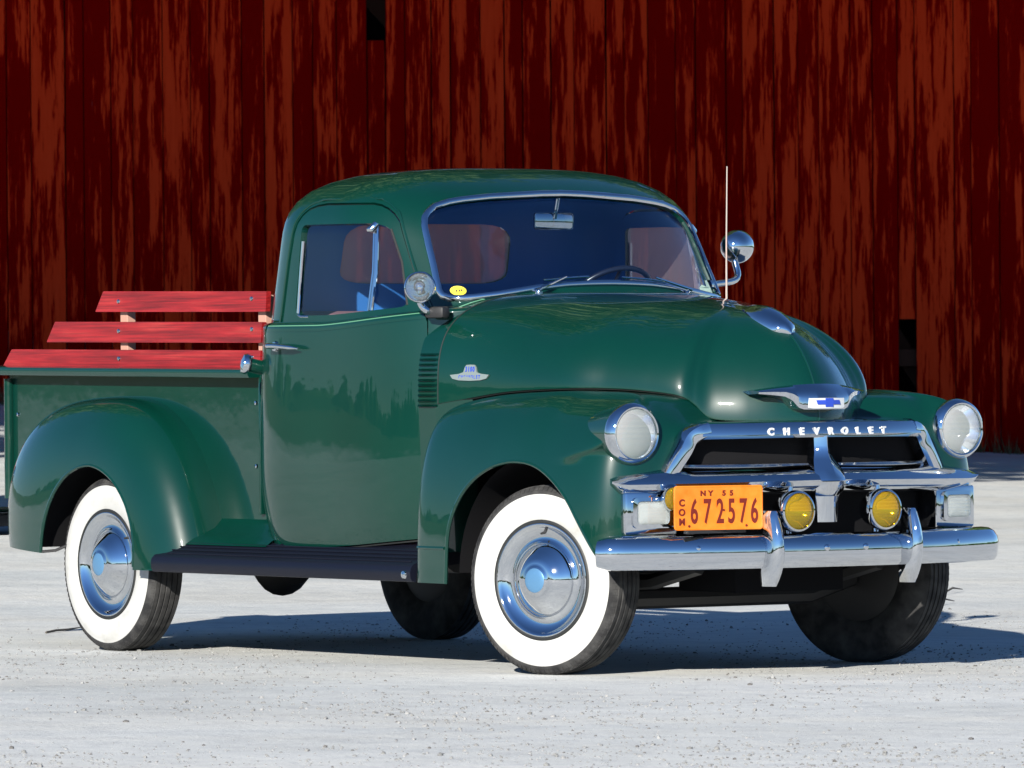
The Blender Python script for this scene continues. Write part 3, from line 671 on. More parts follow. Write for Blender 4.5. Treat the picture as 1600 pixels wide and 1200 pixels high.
# join the mirrored half into the same part
me = hr.data; n0 = len(me.vertices); V = np.array([v.co[:] for v in me.vertices]); Fc = [tuple(p.vertices) for p in me.polygons]
Nn = np.zeros((n0, 3)); cn = me.corner_normals
for l in me.loops: Nn[l.vertex_index] = cn[l.index].vector[:]
fm_ = [p.material_index for p in me.polygons]
bpy.data.objects.remove(hl)
hood = mk('hood', np.concatenate([V, V * [1, -1, 1]]), Fc + [tuple(i + n0 for i in f[::-1]) for f in Fc], 'green_paint', truck, normals=np.concatenate([Nn, Nn * [1, -1, 1]]), mats=['green_paint', 'green_paint'], fmat=fm_ * 2)
bpy.data.objects.remove(hr); hood.name = 'hood'
def hood_pt(s, v, off=0.0, side=1):
    e = 1e-3; p = hood_fn(np.array([s]), np.array([v]))[0]
    du = hood_fn(np.array([s + e]), np.array([v]))[0] - hood_fn(np.array([s - e]), np.array([v]))[0]
    dv = hood_fn(np.array([s]), np.array([v + e]))[0] - hood_fn(np.array([s]), np.array([v - e]))[0]
    n = -np.cross(du, dv); n /= np.linalg.norm(n); p = p + n * off
    if side < 0: p = p * [1, -1, 1]; n = n * [1, -1, 1]
    return p, n
# centre bead of the hood
pts = [hood_pt(11, v, .0005)[0] * [1, 0, 1] for v in np.linspace(.30, .98, 40)]
MB().tube(pts, .0035, 8).build('centre_bead', 'green_paint', hood)
# dark joint between hood and fender, and hood and cowl
for sd_ in (1, -1):
    MB().tube([hood_pt(s, 1.0, -.013, sd_)[0] for s in np.linspace(.3, 8.0, 60)], .007, 8).build('hood_gasket', 'seam_rubber', hood)
w = MB(); pts = [hood_pt(0.02, v, .0005)[0] for v in np.linspace(1.0, .02, 60)]; pts += [p * [1, -1, 1] for p in pts[::-1]]
w.tube(pts, .0022, 8); w.build('cowl_joint', 'seam_rubber', hood)
# cowl panel between door and hood, flush with both
def cowl_fn(a, v):
    """a 0 at the hood's rear edge, 1 on the cab skin"""
    h = hood_fn(np.zeros_like(a) + .02, v); y = h[..., 1] * (1 + .022 * np.clip(a, -.1, 1.1)); x = h[..., 0] - .17 * a; z = h[..., 2] + .0 * a
    return np.stack([x, y, z], -1)
cw = patch('cowl_panel', [(0.02, .0), (.68, .0), (.68, 1.0), (0.02, 1.0)], [], cowl_fn, (.17, .9), .02, .01, 'green_paint', truck, sign=1, offset=-.002, rim=False)
lowr = patch('cowl_side', [(-1.0, -.03), (.0, -.03), (.0, 0), (.68, 0), (.68, 1.0), (-1.0, 1.0)], [], lambda a, v: np.stack([-.67 - .17 * a, -(.785 + .0175 * np.clip(a, -1.5, 1.1)) + .02 * v + .022 * np.clip(-a, 0, 1), 1.0 - .56 * v], -1), (.17, .56), .03, .01, 'green_paint', cw, sign=1, offset=-.002, rim=False)
c2 = mirror(cw)
# belt stripe carried round under the windshield
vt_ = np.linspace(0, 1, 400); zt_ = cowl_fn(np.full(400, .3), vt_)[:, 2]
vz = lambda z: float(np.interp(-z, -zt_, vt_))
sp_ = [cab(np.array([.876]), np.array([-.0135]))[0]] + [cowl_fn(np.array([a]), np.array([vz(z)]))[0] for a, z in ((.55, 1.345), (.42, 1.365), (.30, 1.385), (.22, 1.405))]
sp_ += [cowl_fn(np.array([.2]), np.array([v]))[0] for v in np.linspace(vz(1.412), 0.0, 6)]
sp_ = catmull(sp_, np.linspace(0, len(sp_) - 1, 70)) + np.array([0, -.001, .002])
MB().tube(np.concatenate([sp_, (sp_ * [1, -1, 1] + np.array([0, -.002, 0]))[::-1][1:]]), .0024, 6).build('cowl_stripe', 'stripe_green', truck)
# louvres in the cowl
for sd_ in (1, -1):
    w = MB()
    for i in range(11):
        z = 1.184 - i * .0193; x0, x1 = -.782 - .0005 * i, -.672
        x1 = -.678; y0, y1 = -.836, -.800
        if z > 1.02:
            pass
        vv_ = np.interp(z, [p[2] for p in [hood_fn(np.array([.02]), np.array([q]))[0] for q in np.linspace(1, .3, 60)]], np.linspace(1, .3, 60)) if z > 1.0 else None
        def yy(x):
            a = (-.67 - x) / .17
            return (cowl_fn(np.array([a]), np.array([vv_]))[0][1] if vv_ is not None else -(.788 + .0175 * a) + .02 * (1 - z) / .56)
        xs = np.linspace(x0, x1, 9); up_, lo_, o_ = [], [], []
        for j, x in enumerate(xs):
            bul = .009 * (1 if 0 < j < 8 else .25); y = yy(x) + .002
            up_.append((x, sd_ * (y - .0005), z + .0065)); o_.append((x, sd_ * (y - bul), z - .0015)); lo_.append((x, sd_ * (y + .003), z - .0035))
        w.add(up_ + o_ + lo_, [(j, j + 1, 10 + j, 9 + j) for j in range(8)], 0); w.add(up_ + o_ + lo_, [(9 + j, 10 + j, 19 + j, 18 + j) for j in range(8)], 1)
    w.build('vent_louvre', 'green_paint', cw if sd_ == 1 else c2, mats=['green_paint', 'green_paint'], angle=30)

# front fenders
FI = [(-.628, -.800, .845), (-.606, -.765, .945), (-.53, -.735, 1.000), (-.30, -.705, 1.035), (-.02, -.650, 1.048), (.139, -.560, 1.047), (.277, -.487, 1.037), (.386, -.422, 1.020), (.416, -.375, .986), (.450, -.330, .940), (.50, -.29, .926), (.54, -.25, .918)]
FO = [(-.630, -.905, .33), (-.616, -.920, .33), (-.54, -.930, .33), (-.30, -.938, .33), (.00, -.940, .33), (.22, -.934, .33), (.37, -.912, .33), (.480, -.868, .33), (.538, -.790, .33), (.556, -.69, .33), (.566, -.57, .33), (.600, -.42, .33)]
FN = [2.6, 2.7, 2.8, 2.8, 2.85, 3.0, 3.4, 4.0, 4.4, 4.4, 4.2, 4.0]
fend_base = sweep_fn(FI, FO, FN)
def fend_fn(s, v):
    """fender skin with the headlamp nacelle blended into its nose"""
    P = fend_base(s, v); dy_ = P[..., 1] + .757; dz_ = P[..., 2] - .892; k = .03
    rho = np.hypot(np.where(dy_ < 0, dy_ * 1.12, dy_), np.where(dz_ < 0, dz_ * 2.3, dz_ * 1.2))
    xb = .514 - 7.0 * np.maximum(0, rho - .085) ** 2
    h = np.clip(.5 + .5 * (xb - P[..., 0]) / k, 0, 1); x = P[..., 0] * (1 - h) + xb * h + k * h * (1 - h)
    W = np.clip((P[..., 0] - .14) / .22, 0, 1); W = W * W * (3 - 2 * W); x = P[..., 0] + W * (x - P[..., 0])
    return np.stack([x, P[..., 1], P[..., 2]], -1)
ss = np.linspace(0, 11, 400); ox = catmull(FO, ss)[:, 0]; iz = catmull(FI, ss)[:, 2]; nn_ = catmull(np.array(FN)[:, None], ss)[:, 0]
LIP = [(-.418, .33), (-.416, .36), (-.411, .45), (-.401, .526), (-.37, .60), (-.315, .671), (-.24, .727), (-.148, .767), (-.06, .785), (.017, .789), (.10, .781), (.179, .757), (.26, .713), (.332, .652), (.385, .58), (.425, .518), (.458, .465), (.485, .427)]
def v_at(s, z):
    zi = np.interp(s, ss, iz); n = np.interp(s, ss, nn_); w_ = np.clip((z - .33) / (zi - .33), 0, 1); h_ = (1 - w_ ** n) ** (1 / n); return math.atan2(h_, w_) / (PI / 2)
s_of = lambda x: float(np.interp(x, ox, ss))
lipc = catmull(LIP, np.linspace(0, len(LIP) - 1, 70))
lip_sv = [(s_of(x), v_at(s_of(x), z)) for x, z in lipc]
out = [(0, 0), (11, 0), (11, v_at(11, .905)), (10.3, v_at(10.3, .895)), (9.95, v_at(9.95, .86)), (9.55, v_at(9.55, .78)), (9.3, v_at(9.3, .72)), (9.15, v_at(9.15, .45)), (8.4, v_at(8.4, .43))] + lip_sv[::-1] + [(lip_sv[0][0], 1), (0, 1)]
fender = patch('front_fender', out, [], fend_fn, (.135, .62), .018, .012, 'green_paint', truck, sign=-1, inner='black_metal')
# closing faces of the tail and the rolled wheel-arch lip
w = MB(); tail = fend_fn(np.zeros(30), np.linspace(0, 1, 30))
w.add([tuple(p) for p in tail] + [(p[0] - .004, -.79, p[2]) for p in tail], [(i, i + 1, 31 + i, 30 + i) for i in range(29)])
w.build('fender_tail', 'green_paint', fender)
lp = np.array([fend_fn(np.array([s]), np.array([v]))[0] for s, v in lip_sv]); lp[:, 1] += .004
MB().tube(lp, .0075, 8).build('arch_lip', 'green_paint', fender)
w = MB(); a_ = np.linspace(.10, PI - .02, 26)
w.sweep([[(.03 + .46 * math.cos(a), -.86, .36 + .44 * math.sin(a)) , (.03 + .47 * math.cos(a), -.45, .36 + .44 * math.sin(a))] for a in a_], closed=False, cap=False)
w.add([(-.45, -.45, .42), (.46, -.45, .42), (.46, -.45, .85), (-.45, -.45, .85)], [(0, 1, 2, 3)])
w.build('wheel_well', 'black_void', fender)
# tail step at the foot of the fender
pz = [fend_fn(np.array([s]), np.array([v_at(s, .462)]))[0] for s in np.linspace(.05, 2.55, 16)]
MB().tube([p + np.array([0, .002, 0]) for p in pz], .007, 8).build('fender_crease', 'green_paint', fender)
mirror(fender)

# headlights
def headlight(y):   # sealed beam in a chrome rim on the fender nose
    sg_ = -1 if y < 0 else 1
    c = (.492, y, .892); mt = axis_m(c, (1, 0, .0))
    w = MB(); w.lathe([(.110, .018), (.1145, .026), (.1145, .036), (.1125, .048), (.107, .060), (.098, .068), (.0925, .066), (.0915, .056)], mt, 56)
    h = w.build('headlight', 'chrome', truck)
    w = MB(); w.lathe([(.080, -.16), (.095, -.08), (.104, -.02), (.1105, .020)], mt, 56); w.build('bucket', 'green_paint', h)
    w = MB(); w.lathe([(.0925, .058), (.080, .074), (.060, .083), (.03, .089), (0, .090)], mt, 48); w.build('lens', 'clear_lens', h)
    w = MB(); w.lathe([(.092, .055), (.07, .015), (.04, -.015), (.012, -.022), (0, -.022)], mt, 40); w.build('reflector', 'bright_reflector', h)
    w = MB(); w.lathe([(.012, -.02), (.012, .01), (.008, .018), (0, .02)], mt, 16); w.build('bulb', 'white_enamel', h)
headlight(-.757); headlight(.757)

# grille
def bow(y, x0, x1, yr, p=2.2): return x1 - (x1 - x0) * (abs(y) / yr) ** p   # bow of the front in plan
def gx(y): return bow(y, .555, .690, .62)
def bar_secs(path, sec):
    """path: list of points, sec: function i-> list of (out, up) offsets; out = forward normal in plan"""
    secs = []; n = len(path)
    for i in range(n):
        t_ = np.array(path[min(i + 1, n - 1)]) - np.array(path[max(i - 1, 0)]); t_[2] = 0; t_ /= np.linalg.norm(t_)
        nrm = np.array([t_[1], -t_[0], 0]); 
        if nrm[0] < 0: nrm = -nrm
        secs.append([tuple(np.array(path[i]) + nrm * a + np.array([0, 0, b_])) for a, b_ in sec(i / (n - 1))])
    return secs
# top arch: header bar and the two raked legs, one bent channel
ys = np.linspace(-.50, .50, 41)
hdr = [(gx(y), y, .893 + .004 * math.cos(y * 3)) for y in ys]
w = MB()
sec = [(-.045, .034), (-.014, .038), (.006, .031), (.019, .012), (.022, -.012), (.010, -.025), (-.045, -.025)]
w.sweep(bar_secs(hdr, lambda u: sec))
for sg_ in (-1, 1):
    leg = catmull([(gx(.47), sg_ * .47, .898), (gx(.505), sg_ * .505, .890), (gx(.54), sg_ * .535, .868), (.588, sg_ * .560, .825), (.578, sg_ * .598, .770), (.570, sg_ * .622, .728)], np.linspace(0, 5, 26))
    secs = []
    for i, p in enumerate(leg):
        t_ = leg[min(i + 1, 25)] - leg[max(i - 1, 0)]; t_ /= np.linalg.norm(t_); f_ = np.array([1., 0, 0]); f_ -= t_ * f_.dot(t_); f_ /= np.linalg.norm(f_); o_ = np.cross(t_, f_)
        if o_[1] * sg_ < 0: o_ = -o_
        secs.append([tuple(p + f_ * a + o_ * b_) for a, b_ in [(-.045, .034), (-.01, .036), (.010, .028), (.022, .006), (.020, -.016), (.008, -.026), (-.045, -.026)]])
    w.sweep(secs)
grille = w.build('grille', 'chrome', truck, angle=35)
# bright inner liner and slim bar inside the opening
w = MB(); ys2 = np.linspace(-.56, .56, 41)
w.sweep(bar_secs([(gx(y) - .035, y, .768) for y in ys2], lambda u: [(-.04, -.012), (-.04, .010), (.012, .008), (.018, 0), (.012, -.012)]))
w.build('lower_slat', 'dull_chrome', grille)
# wide shelf bar
ys3 = np.linspace(-.845, .845, 61)
def shx(y): return .520 + .205 * (1 - (abs(y) / .845) ** 1.9)
def shsec(u):
    k = min(1, min(u, 1 - u) / .05); k = math.sqrt(max(0, 1 - (1 - k) ** 2)); k = .25 + .75 * k
    return [(-.10, .046 * k), (-.060, .042 * k), (-.020, .024 * k), (.010, .000 * k), (.020, -.016 * k), (.014, -.034 * k), (-.010, -.058 * k), (-.05, -.066 * k), (-.10, -.04 * k)]
w = MB(); w.sweep(bar_secs([(shx(y), y, .722 + .010 * (1 - abs(y) / .845)) for y in ys3], shsec)); w.build('shelf_bar', 'chrome', grille, angle=35)
# centre prow: narrow above, flaring to the shelf, faceted foot below
def prow(z, wd, x, d): return [(x - .06, -wd, z), (x - .02, -wd, z), (x, -wd * .55, z), (x + d, 0, z), (x, wd * .55, z), (x - .02, wd, z), (x - .06, wd, z)]
w = MB(); w.sweep([prow(z, wd, x, d) for z, wd, x, d in [(.878, .036, .695, .010), (.84, .036, .697, .012), (.815, .038, .700, .013), (.79, .050, .712, .014), (.755, .064, .733, .014), (.722, .070, .752, .012), (.712, .070, .756, .010)]], closed=True); w.build('prow', 'chrome', grille, angle=32)
w = MB(); w.sweep([prow(z, wd, x, d) for z, wd, x, d in [(.709, .068, .752, .008), (.675, .064, .742, .006), (.655, .056, .728, .006), (.62, .050, .728, .006), (.56, .046, .728, .006)]], closed=True); w.build('prow_foot', 'chrome', grille, angle=32)
# dark radiator opening behind the chrome
w = MB(); w.sweep([[(bow(y, .47, .60, .66), y, .40), (bow(y, .47, .60, .66), y, .90)] for y in np.linspace(-.67, .67, 21)], closed=False, cap=False); w.build('radiator', 'black_void', grille)
# parking lamp housings
for sg_ in (-1, 1):
    w = MB(); yc = sg_ * .700; rot = Matrix.Rotation(sg_ * -.16, 3, 'Z').transposed() if False else Matrix.Rotation(sg_ * .16, 3, 'Z')
    w.box((.530, yc, .603), (.10, .215, .160), rot, bev=.012)
    h = w.build('parking_lamp', 'chrome', truck, angle=35)
    w = MB(); o_ = rounded([(-.082, -.056), (.082, -.056), (.082, .056), (-.082, .056)], .022); i_ = rounded([(-.066, -.042), (.066, -.042), (.066, .042), (-.066, .042)], .018); n = len(o_)
    fx = lambda p, d: tuple(Vector((.530, yc, .605)) + rot @ Vector((.05 + d, p[0], p[1])))
    w.sweep([[fx(p, -.002) for p in o_], [fx(p, .014) for p in o_], [fx(p, .016) for p in i_], [fx(p, .004) for p in i_]], cap=False); w.build('bezel', 'chrome', h, angle=35)
    w = MB(); w.sweep([[fx(p, .002) for p in i_], [fx(p, .010) for p in i_], [fx((p[0] * .7, p[1] * .7), .018) for p in i_], [fx((p[0] * .1, p[1] * .1), .020) for p in i_]]); w.build('lens', 'frosted_lens', h, angle=60)
    w = MB(); w.add([fx(p, .0015) for p in i_], [tuple(range(n))]); w.build('reflector', 'dull_chrome', h)
# lettering pressed into the header
def spaced(txt, size, pitch, sx, bold, depth):
    V_ = []; F_ = []
    for i, ch in enumerate(txt):
        if ch == ' ': continue
        a, b_ = text_mesh(ch, size, sx, bold, depth); o_ = len(V_); V_ += [(p[0] + (i - (len(txt) - 1) / 2) * pitch, p[1], p[2]) for p in a]; F_ += [tuple(q + o_ for q in g_) for g_ in b_]
    return np.array(V_), F_
for i_, ch_ in enumerate('CHEVROLET'):
    V_, F_ = text_mesh(ch_, .036, 1.0, .0016, .002); yo = (i_ - 4) * .066 + .015
    mk('letter', [(gx(p[0] + yo) + .0235 + p[2], p[0] + yo, .893 + p[1]) for p in V_], F_, 'white_enamel', grille, smooth=False)

# hood emblem: winged chrome shield with white panel and blue bow tie
EM = [(.262, .026), (.20, .034), (.10, .040), (0, .042)]
w = MB(); fr_, bk_ = [], []
def em_top(y): return .022 + .026 * (1 - (abs(y) / .262) ** 2)
def em_bot(y):
    a = abs(y)
    return float(np.interp(a, [0, .095, .115, .135, .16, .20, .262], [-.046, -.046, -.038, -.012, .002, .008, .014]))
yy_ = np.linspace(-.245, .245, 53)
ex_ = lambda y: .690 - .085 * (abs(y) / .245) ** 1.6
secs = []
for y in yy_:
    tp, bt = em_top(y), em_bot(y); md = (tp + bt) / 2; x = ex_(y); th = .030 * (1 - .6 * (abs(y) / .262) ** 2)
    secs.append([(x - .09, y, 1.02 + tp - .004), (x - .02, y, 1.02 + tp), (x + th * .5, y, 1.02 + tp * .75 + bt * .25), (x + th, y, 1.02 + tp * .45 + bt * .55), (x + th * .8, y, 1.02 + bt), (x - .05, y, 1.02 + bt - .002)])
w.sweep(secs); emb = w.build('hood_emblem', 'chrome', hood, angle=35)
def em_face(poly, d):   # place a flat figure on the emblem's face
    return [(ex_(p[0]) + .0315 + d, p[0], 1.002 + p[1]) for p in poly]
pan = rounded([(-.085, -.026), (.085, -.026), (.095, .020), (-.095, .020)], .008); n = len(pan)
w = MB(); w.sweep([[(ex_(y) + d, y, 1.002 + z) for d, z in ((.012, -.025 + .3 * max(0, abs(y) - .068)), (.0335, -.024 + .3 * max(0, abs(y) - .068)), (.0335, .013), (.012, .014))] for y in np.linspace(-.080, .080, 17)]); w.build('emblem_panel', 'white_enamel', hood, angle=30)
bt_ = [(-.052, -.006), (-.058, .010), (-.018, .010), (-.018, .017), (.018, .017), (.018, .010), (.052, .010), (.058, -.006), (.018, -.006), (.018, -.015), (-.018, -.015), (-.018, -.006)]
bt_ = [(p[0] * .95, p[1] - .004) for p in bt_]
w = MB(); w.sweep([em_face(bt_, .002), em_face(bt_, .0055)]); w.build('bow_tie', 'blue_enamel', hood, smooth=False)
# hood ornament: low swept chrome wing on the nose
w = MB(); secs = []
vtab = np.linspace(0, .9, 200); zx = hood_fn(np.full(200, 11.), vtab)
def ridge_z(x): return float(np.interp(x, zx[:, 0], zx[:, 2])) if x > .262 else float(np.interp(x, [p[0] for p in HI], [p[2] for p in HI]))
for u in np.linspace(0, 1, 26):
    s_x = .12 + .36 * u; wd = .004 + .066 * math.sin(u ** 1.25 * PI * .80) ** 1.1; hgt = .004 + .026 * math.sin(u ** 1.1 * PI * .82) ** 1.2
    if u > .9: k_ = math.sqrt(max(0, 1 - ((u - .9) / .1) ** 2)); wd *= k_; hgt *= k_
    zc = ridge_z(s_x)
    secs.append([(s_x + .02 * max(0, math.sin(a)), wd * math.cos(a), zc - .014 + (hgt + .014) * (max(0, math.sin(a)) ** .8 if math.sin(a) > 0 else 0) - (.012 if math.sin(a) < -.1 else 0) - .12 * (wd * math.cos(a)) ** 2 / .07) for a in np.linspace(0, 2 * PI, 19)[:-1]])
w.sweep(secs); w.build('hood_ornament', 'chrome', hood, angle=50)
# series badge on the hood side
def hood_put(P, off, side):
    P = np.asarray(P, float); sv_ = np.tile([1.2, .85], (len(P), 1)); off = np.asarray(off, float) + np.zeros(len(P))
    T = np.stack([-.50 + P[:, 0], 1.112 + P[:, 1]], 1); e = 1e-4
    f2 = lambda q: hood_fn(q[:, 0], q[:, 1])
    for _ in range(25):
        p = f2(sv_); ds_ = (f2(sv_ + [e, 0]) - p) / e; dv_ = (f2(sv_ + [0, e]) - p) / e
        J = np.stack([ds_[:, [0, 2]], dv_[:, [0, 2]]], -1); st_ = np.linalg.solve(J, (T - p[:, [0, 2]])[..., None])[..., 0]
        sv_ = sv_ + np.clip(st_, -.3, .3); sv_[:, 1] = np.clip(sv_[:, 1], .1, 1); sv_[:, 0] = np.clip(sv_[:, 0], .1, 4)
    n = -np.cross(ds_, dv_); n /= np.linalg.norm(n, axis=1)[:, None]; p = p + n * off[:, None]
    return [tuple(q) for q in p * ([1, 1, 1] if side > 0 else [1, -1, 1])]
def badge(side):
    half = [(0, .034), (.022, .033), (.030, .024), (.036, .006), (.060, .000), (.105, -.004), (.092, -.018), (.060, -.024), (0, -.026)]
    poly = half + [(-p, q) for p, q in half[::-1]][1:-1]
    w = MB(); w.sweep([hood_put(poly, -.002, side), hood_put(poly, .006, side)]); w.build('side_badge', 'badge_silver', hood, angle=30)
    w = MB(); sc_ = 1 if side > 0 else -1
    for txt, sz, px_, dz in (('3100', .026, .0135, .016), ('CHEVROLET', .018, .0135, -.0125)):
        V_, F_ = spaced(txt, sz, px_, .8, .0006, .0008)
        w.add(hood_put([(p[0] * sc_, p[1] + dz) for p in V_], .0068 + V_[:, 2], side), F_)
    w.build('badge_lettering', 'blue_enamel', hood, smooth=False)
badge(1); badge(-1)

# bumper with guards
yb_ = np.linspace(-.915, .915, 81)
def bx(y): return .560 + .235 * (1 - (abs(y) / .915) ** 2.1)
def bsec(u):
    e = min(u, 1 - u) / .025; k = 1 if e >= 1 else .80 + .2 * math.sqrt(max(0, 1 - (1 - e) ** 2))
    return [(-.055, .052 * k), (-.035, .062 * k), (-.010, .060 * k), (.010, .048 * k), (.023, .026 * k), (.028, .004 * k), (.026, -.020 * k), (.022, -.050 * k), (.014, -.063 * k), (-.008, -.066 * k), (-.010, -.060 * k), (.008, -.050 * k), (.012, 0), (.0, .040 * k), (-.035, .052 * k)]
w = MB(); w.sweep(bar_secs([(bx(y) - (.03 * max(0, (abs(y) - .86) / .055) ** 2), y, .462) for y in yb_], bsec)); bumper = w.build('front_bumper', 'chrome', truck, angle=38)
for sg_ in (-1, 1):
    secs = []; y0 = sg_ * .322 + .006
    for u in np.linspace(0, 1, 18):
        z = .332 + .275 * u; wd = .034 * (.55 + .45 * math.sin(min(1, u / .25) * PI / 2)) * (1 - .42 * u); x = bx(y0) + .018 + .040 * math.sin(u * PI) + .006 * u; dp = .05 * (.5 + .5 * math.sin(u * PI))
        if u > .97: wd *= .6
        secs.append([(x - dp - .02, y0 - wd, z), (x - .008, y0 - wd, z), (x + .012, y0 - wd * .5, z), (x + .018, y0, z), (x + .012, y0 + wd * .5, z), (x - .008, y0 + wd, z), (x - dp - .02, y0 + wd, z)])
    w = MB(); w.sweep(secs); w.build('bumper_guard', 'chrome', bumper, angle=50)
    w = MB(); w.lathe([(.012, -.005), (.012, .004), (.007, .009), (0, .010)], axis_m((bx(.62) + .026, sg_ * .60, .475), (1, 0, 0)), 16); w.lathe([(.012, -.005), (.012, .004), (.007, .009), (0, .010)], axis_m((bx(.08) + .026, sg_ * .09, .47), (1, 0, 0)), 16); w.build('bumper_bolt', 'chrome', bumper)
# fog lamps
def foglamp(y):
    c = (.770, y, .604); mt = axis_m(c, (1, 0, 0)) @ Matrix.Scale(1.12, 4)
    w = MB(); w.lathe([(0, -.085), (.02, -.082), (.046, -.062), (.062, -.030), (.069, 0), (.0705, .014), (.066, .026), (.060, .028), (.058, .022)], mt, 40)
    w.tube([(.745, y, .60 + .066), (.750, y, .604 + .090)], [.014, .007], 10); w.tube([(.73, y, .545), (.735, y, .52)], .012, 10)
    h = w.build('fog_lamp', 'chrome', truck)
    w = MB(); w.lathe([(.059, .020), (.050, .030), (.03, .036), (0, .038)], mt, 32); w.build('lens', 'amber_lens', h)
    w = MB(); w.lathe([(.058, .018), (.04, -.005), (.02, -.02), (0, -.022)], mt, 28); w.build('reflector', 'chrome', h)
foglamp(-.202); foglamp(.202)
# amber lamp behind the plate
mt = axis_m((.635, -.655, .655), (1, 0, 0))
w = MB(); w.lathe([(0, -.04), (.03, -.03), (.045, 0), (.043, .012)], mt, 28); h = w.build('marker_lamp', 'chrome', truck); w = MB(); w.lathe([(.043, .010), (.03, .028), (0, .034)], mt, 28); w.build('lens', 'amber_lens', h)
# number plate
PC = Vector((.722, -.512, .622)); PR = Matrix.Rotation(-.20, 3, 'Z')
def pl(p, d=0.0): return tuple(PC + PR @ Vector((d, p[0], p[1])))
PW, PH_ = .178, .0805
o_ = rounded([(-PW, -PH_), (PW, -PH_), (PW, PH_), (-PW, PH_)], .014); i_ = [(p[0] * .975, p[1] * .95) for p in o_]; i2 = [(p[0] * .955, p[1] * .91) for p in o_]
w = MB(); w.sweep([[pl(p, -.002) for p in o_], [pl(p, .002) for p in o_], [pl(p, .0032) for p in i_], [pl(p, .0015) for p in i2]]); plate = w.build('number_plate', 'plate_orange', truck, angle=25)
w = MB()
def put_text(txt, size, cx_, cz_, sx, bold):
    v, f = text_mesh(txt, size, sx, bold, .0012); w.add([pl((p[0] + cx_, p[1] + cz_), .0022 + p[2]) for p in v], f)
for i, ch in enumerate('672'): put_text(ch, .124, -.098 + i * .052, -.017, .50, .0022)
for i, ch in enumerate('576'): put_text(ch, .124, .052 + i * .046, -.017, .50, .0022)
put_text('.', .06, .021, .006, 1, .0005)
put_text('N', .026, -.062, .052, 1.1, .0012); put_text('Y', .026, -.032, .052, 1.1, .0012); put_text('5', .026, .022, .052, 1.1, .0012); put_text('5', .026, .052, .052, 1.1, .0012)
for i, ch in enumerate('COM'): put_text(ch, .034, -.147, .018 - i * .0345, .95, .0014)
w.build('plate_lettering', 'plate_ink', plate, smooth=False)
w = MB()
for a, b_ in ((-.118, -.066), (.112, -.066)): w.lathe([(.005, 0), (.004, .003), (0, .004)], axis_m(pl((a, b_), .001), (1, 0, 0)), 10)
w.build('plate_screw', 'plate_ink', plate)
MB().box((.70, -.512, .535), (.03, .26, .012)).build('plate_bracket', 'black_metal', plate)

# spot lamps on the windshield pillars
def spot(c, face, base, elbow, rad):
    mt = axis_m(c, face)
    w = MB(); w.lathe([(0, -.085), (.02, -.083), (.045, -.068), (.06, -.038), (rad * .985, -.010), (rad, .006), (rad * .96, .016), (rad * .90, .018), (rad * .88, .012)], mt, 44)
    w.tube(catmull([base, elbow, Vector(c) - Vector(face) * .04 + Vector((0, 0, -.055)), Vector(c) - Vector(face) * .04], np.linspace(0, 3, 20)), [.013] * 14 + [.011] * 6, 12)
    w.lathe([(.020, -.01), (.020, .02), (.015, .028)], axis_m(base, Vector(elbow) - Vector(base)), 16)
    h = w.build('spot_lamp', 'chrome', truck); 
    w = MB(); w.lathe([(rad * .89, .010), (rad * .6, .022), (0, .028)], mt, 32); w.build('lens', 'spot_lens', h)
    w = MB(); w.lathe([(rad * .88, .008), (.04, -.02), (.015, -.035), (0, -.036)], mt, 28); w.lathe([(.012, -.03), (.014, .0), (.009, .008), (0, .010)], mt, 14); w.build('reflector', 'chrome', h)
spot((-.700, -.845, 1.440), (.80, -.58, .05), (-.735, -.735, 1.345), (-.715, -.80, 1.35), .0605)
spot((-.955, .848, 1.604), (-.62, .78, .02), (-.86, .640, 1.452), (-.90, .80, 1.475), .066)
w = MB(); w.box((-.70, -.765, 1.345), (.09, .05, .045), Matrix.Rotation(.3, 3, 'Z'), bev=.012); w.build('lamp_bracket', 'black_metal', truck)
# wipers
for a, e_, b0, b1 in [((.41, .10), (.265, .27), (.37, .275), (.12, .315)), ((-.45, .08), (-.25, .25), (-.07, .30), (-.33, .245))]:
    P_ = lambda q, off=.022: cab(np.array([q[0]]), np.array([q[1]]))[0] + np.array([off, 0, off * .8])
    w = MB(); w.tube([P_(a, .012), P_(a, .03), P_(e_, .03)], [.008, .007, .004], 8); w.tube([P_(b0, .014), P_(((b0[0] + b1[0]) / 2, (b0[1] + b1[1]) / 2 - .01), .018), P_(b1, .014)], .0045, 8)
    w.lathe([(.014, -.01), (.014, .01), (.008, .018), (0, .02)], axis_m(P_(a, .004), (.6, 0, .8)), 16)
    w.build('wiper', 'chrome', truck)
# aerial
MB().tube([(-.545, .485, 1.36), (-.545, .486, 1.60), (-.540, .488, 1.905)], [.0042, .003, .0022], 8).lathe([(.016, 0), (.014, .015), (.006, .03)], axis_m((-.545, .485, 1.33), (0, 0, 1)), 14).build('aerial', 'antenna_steel', truck)
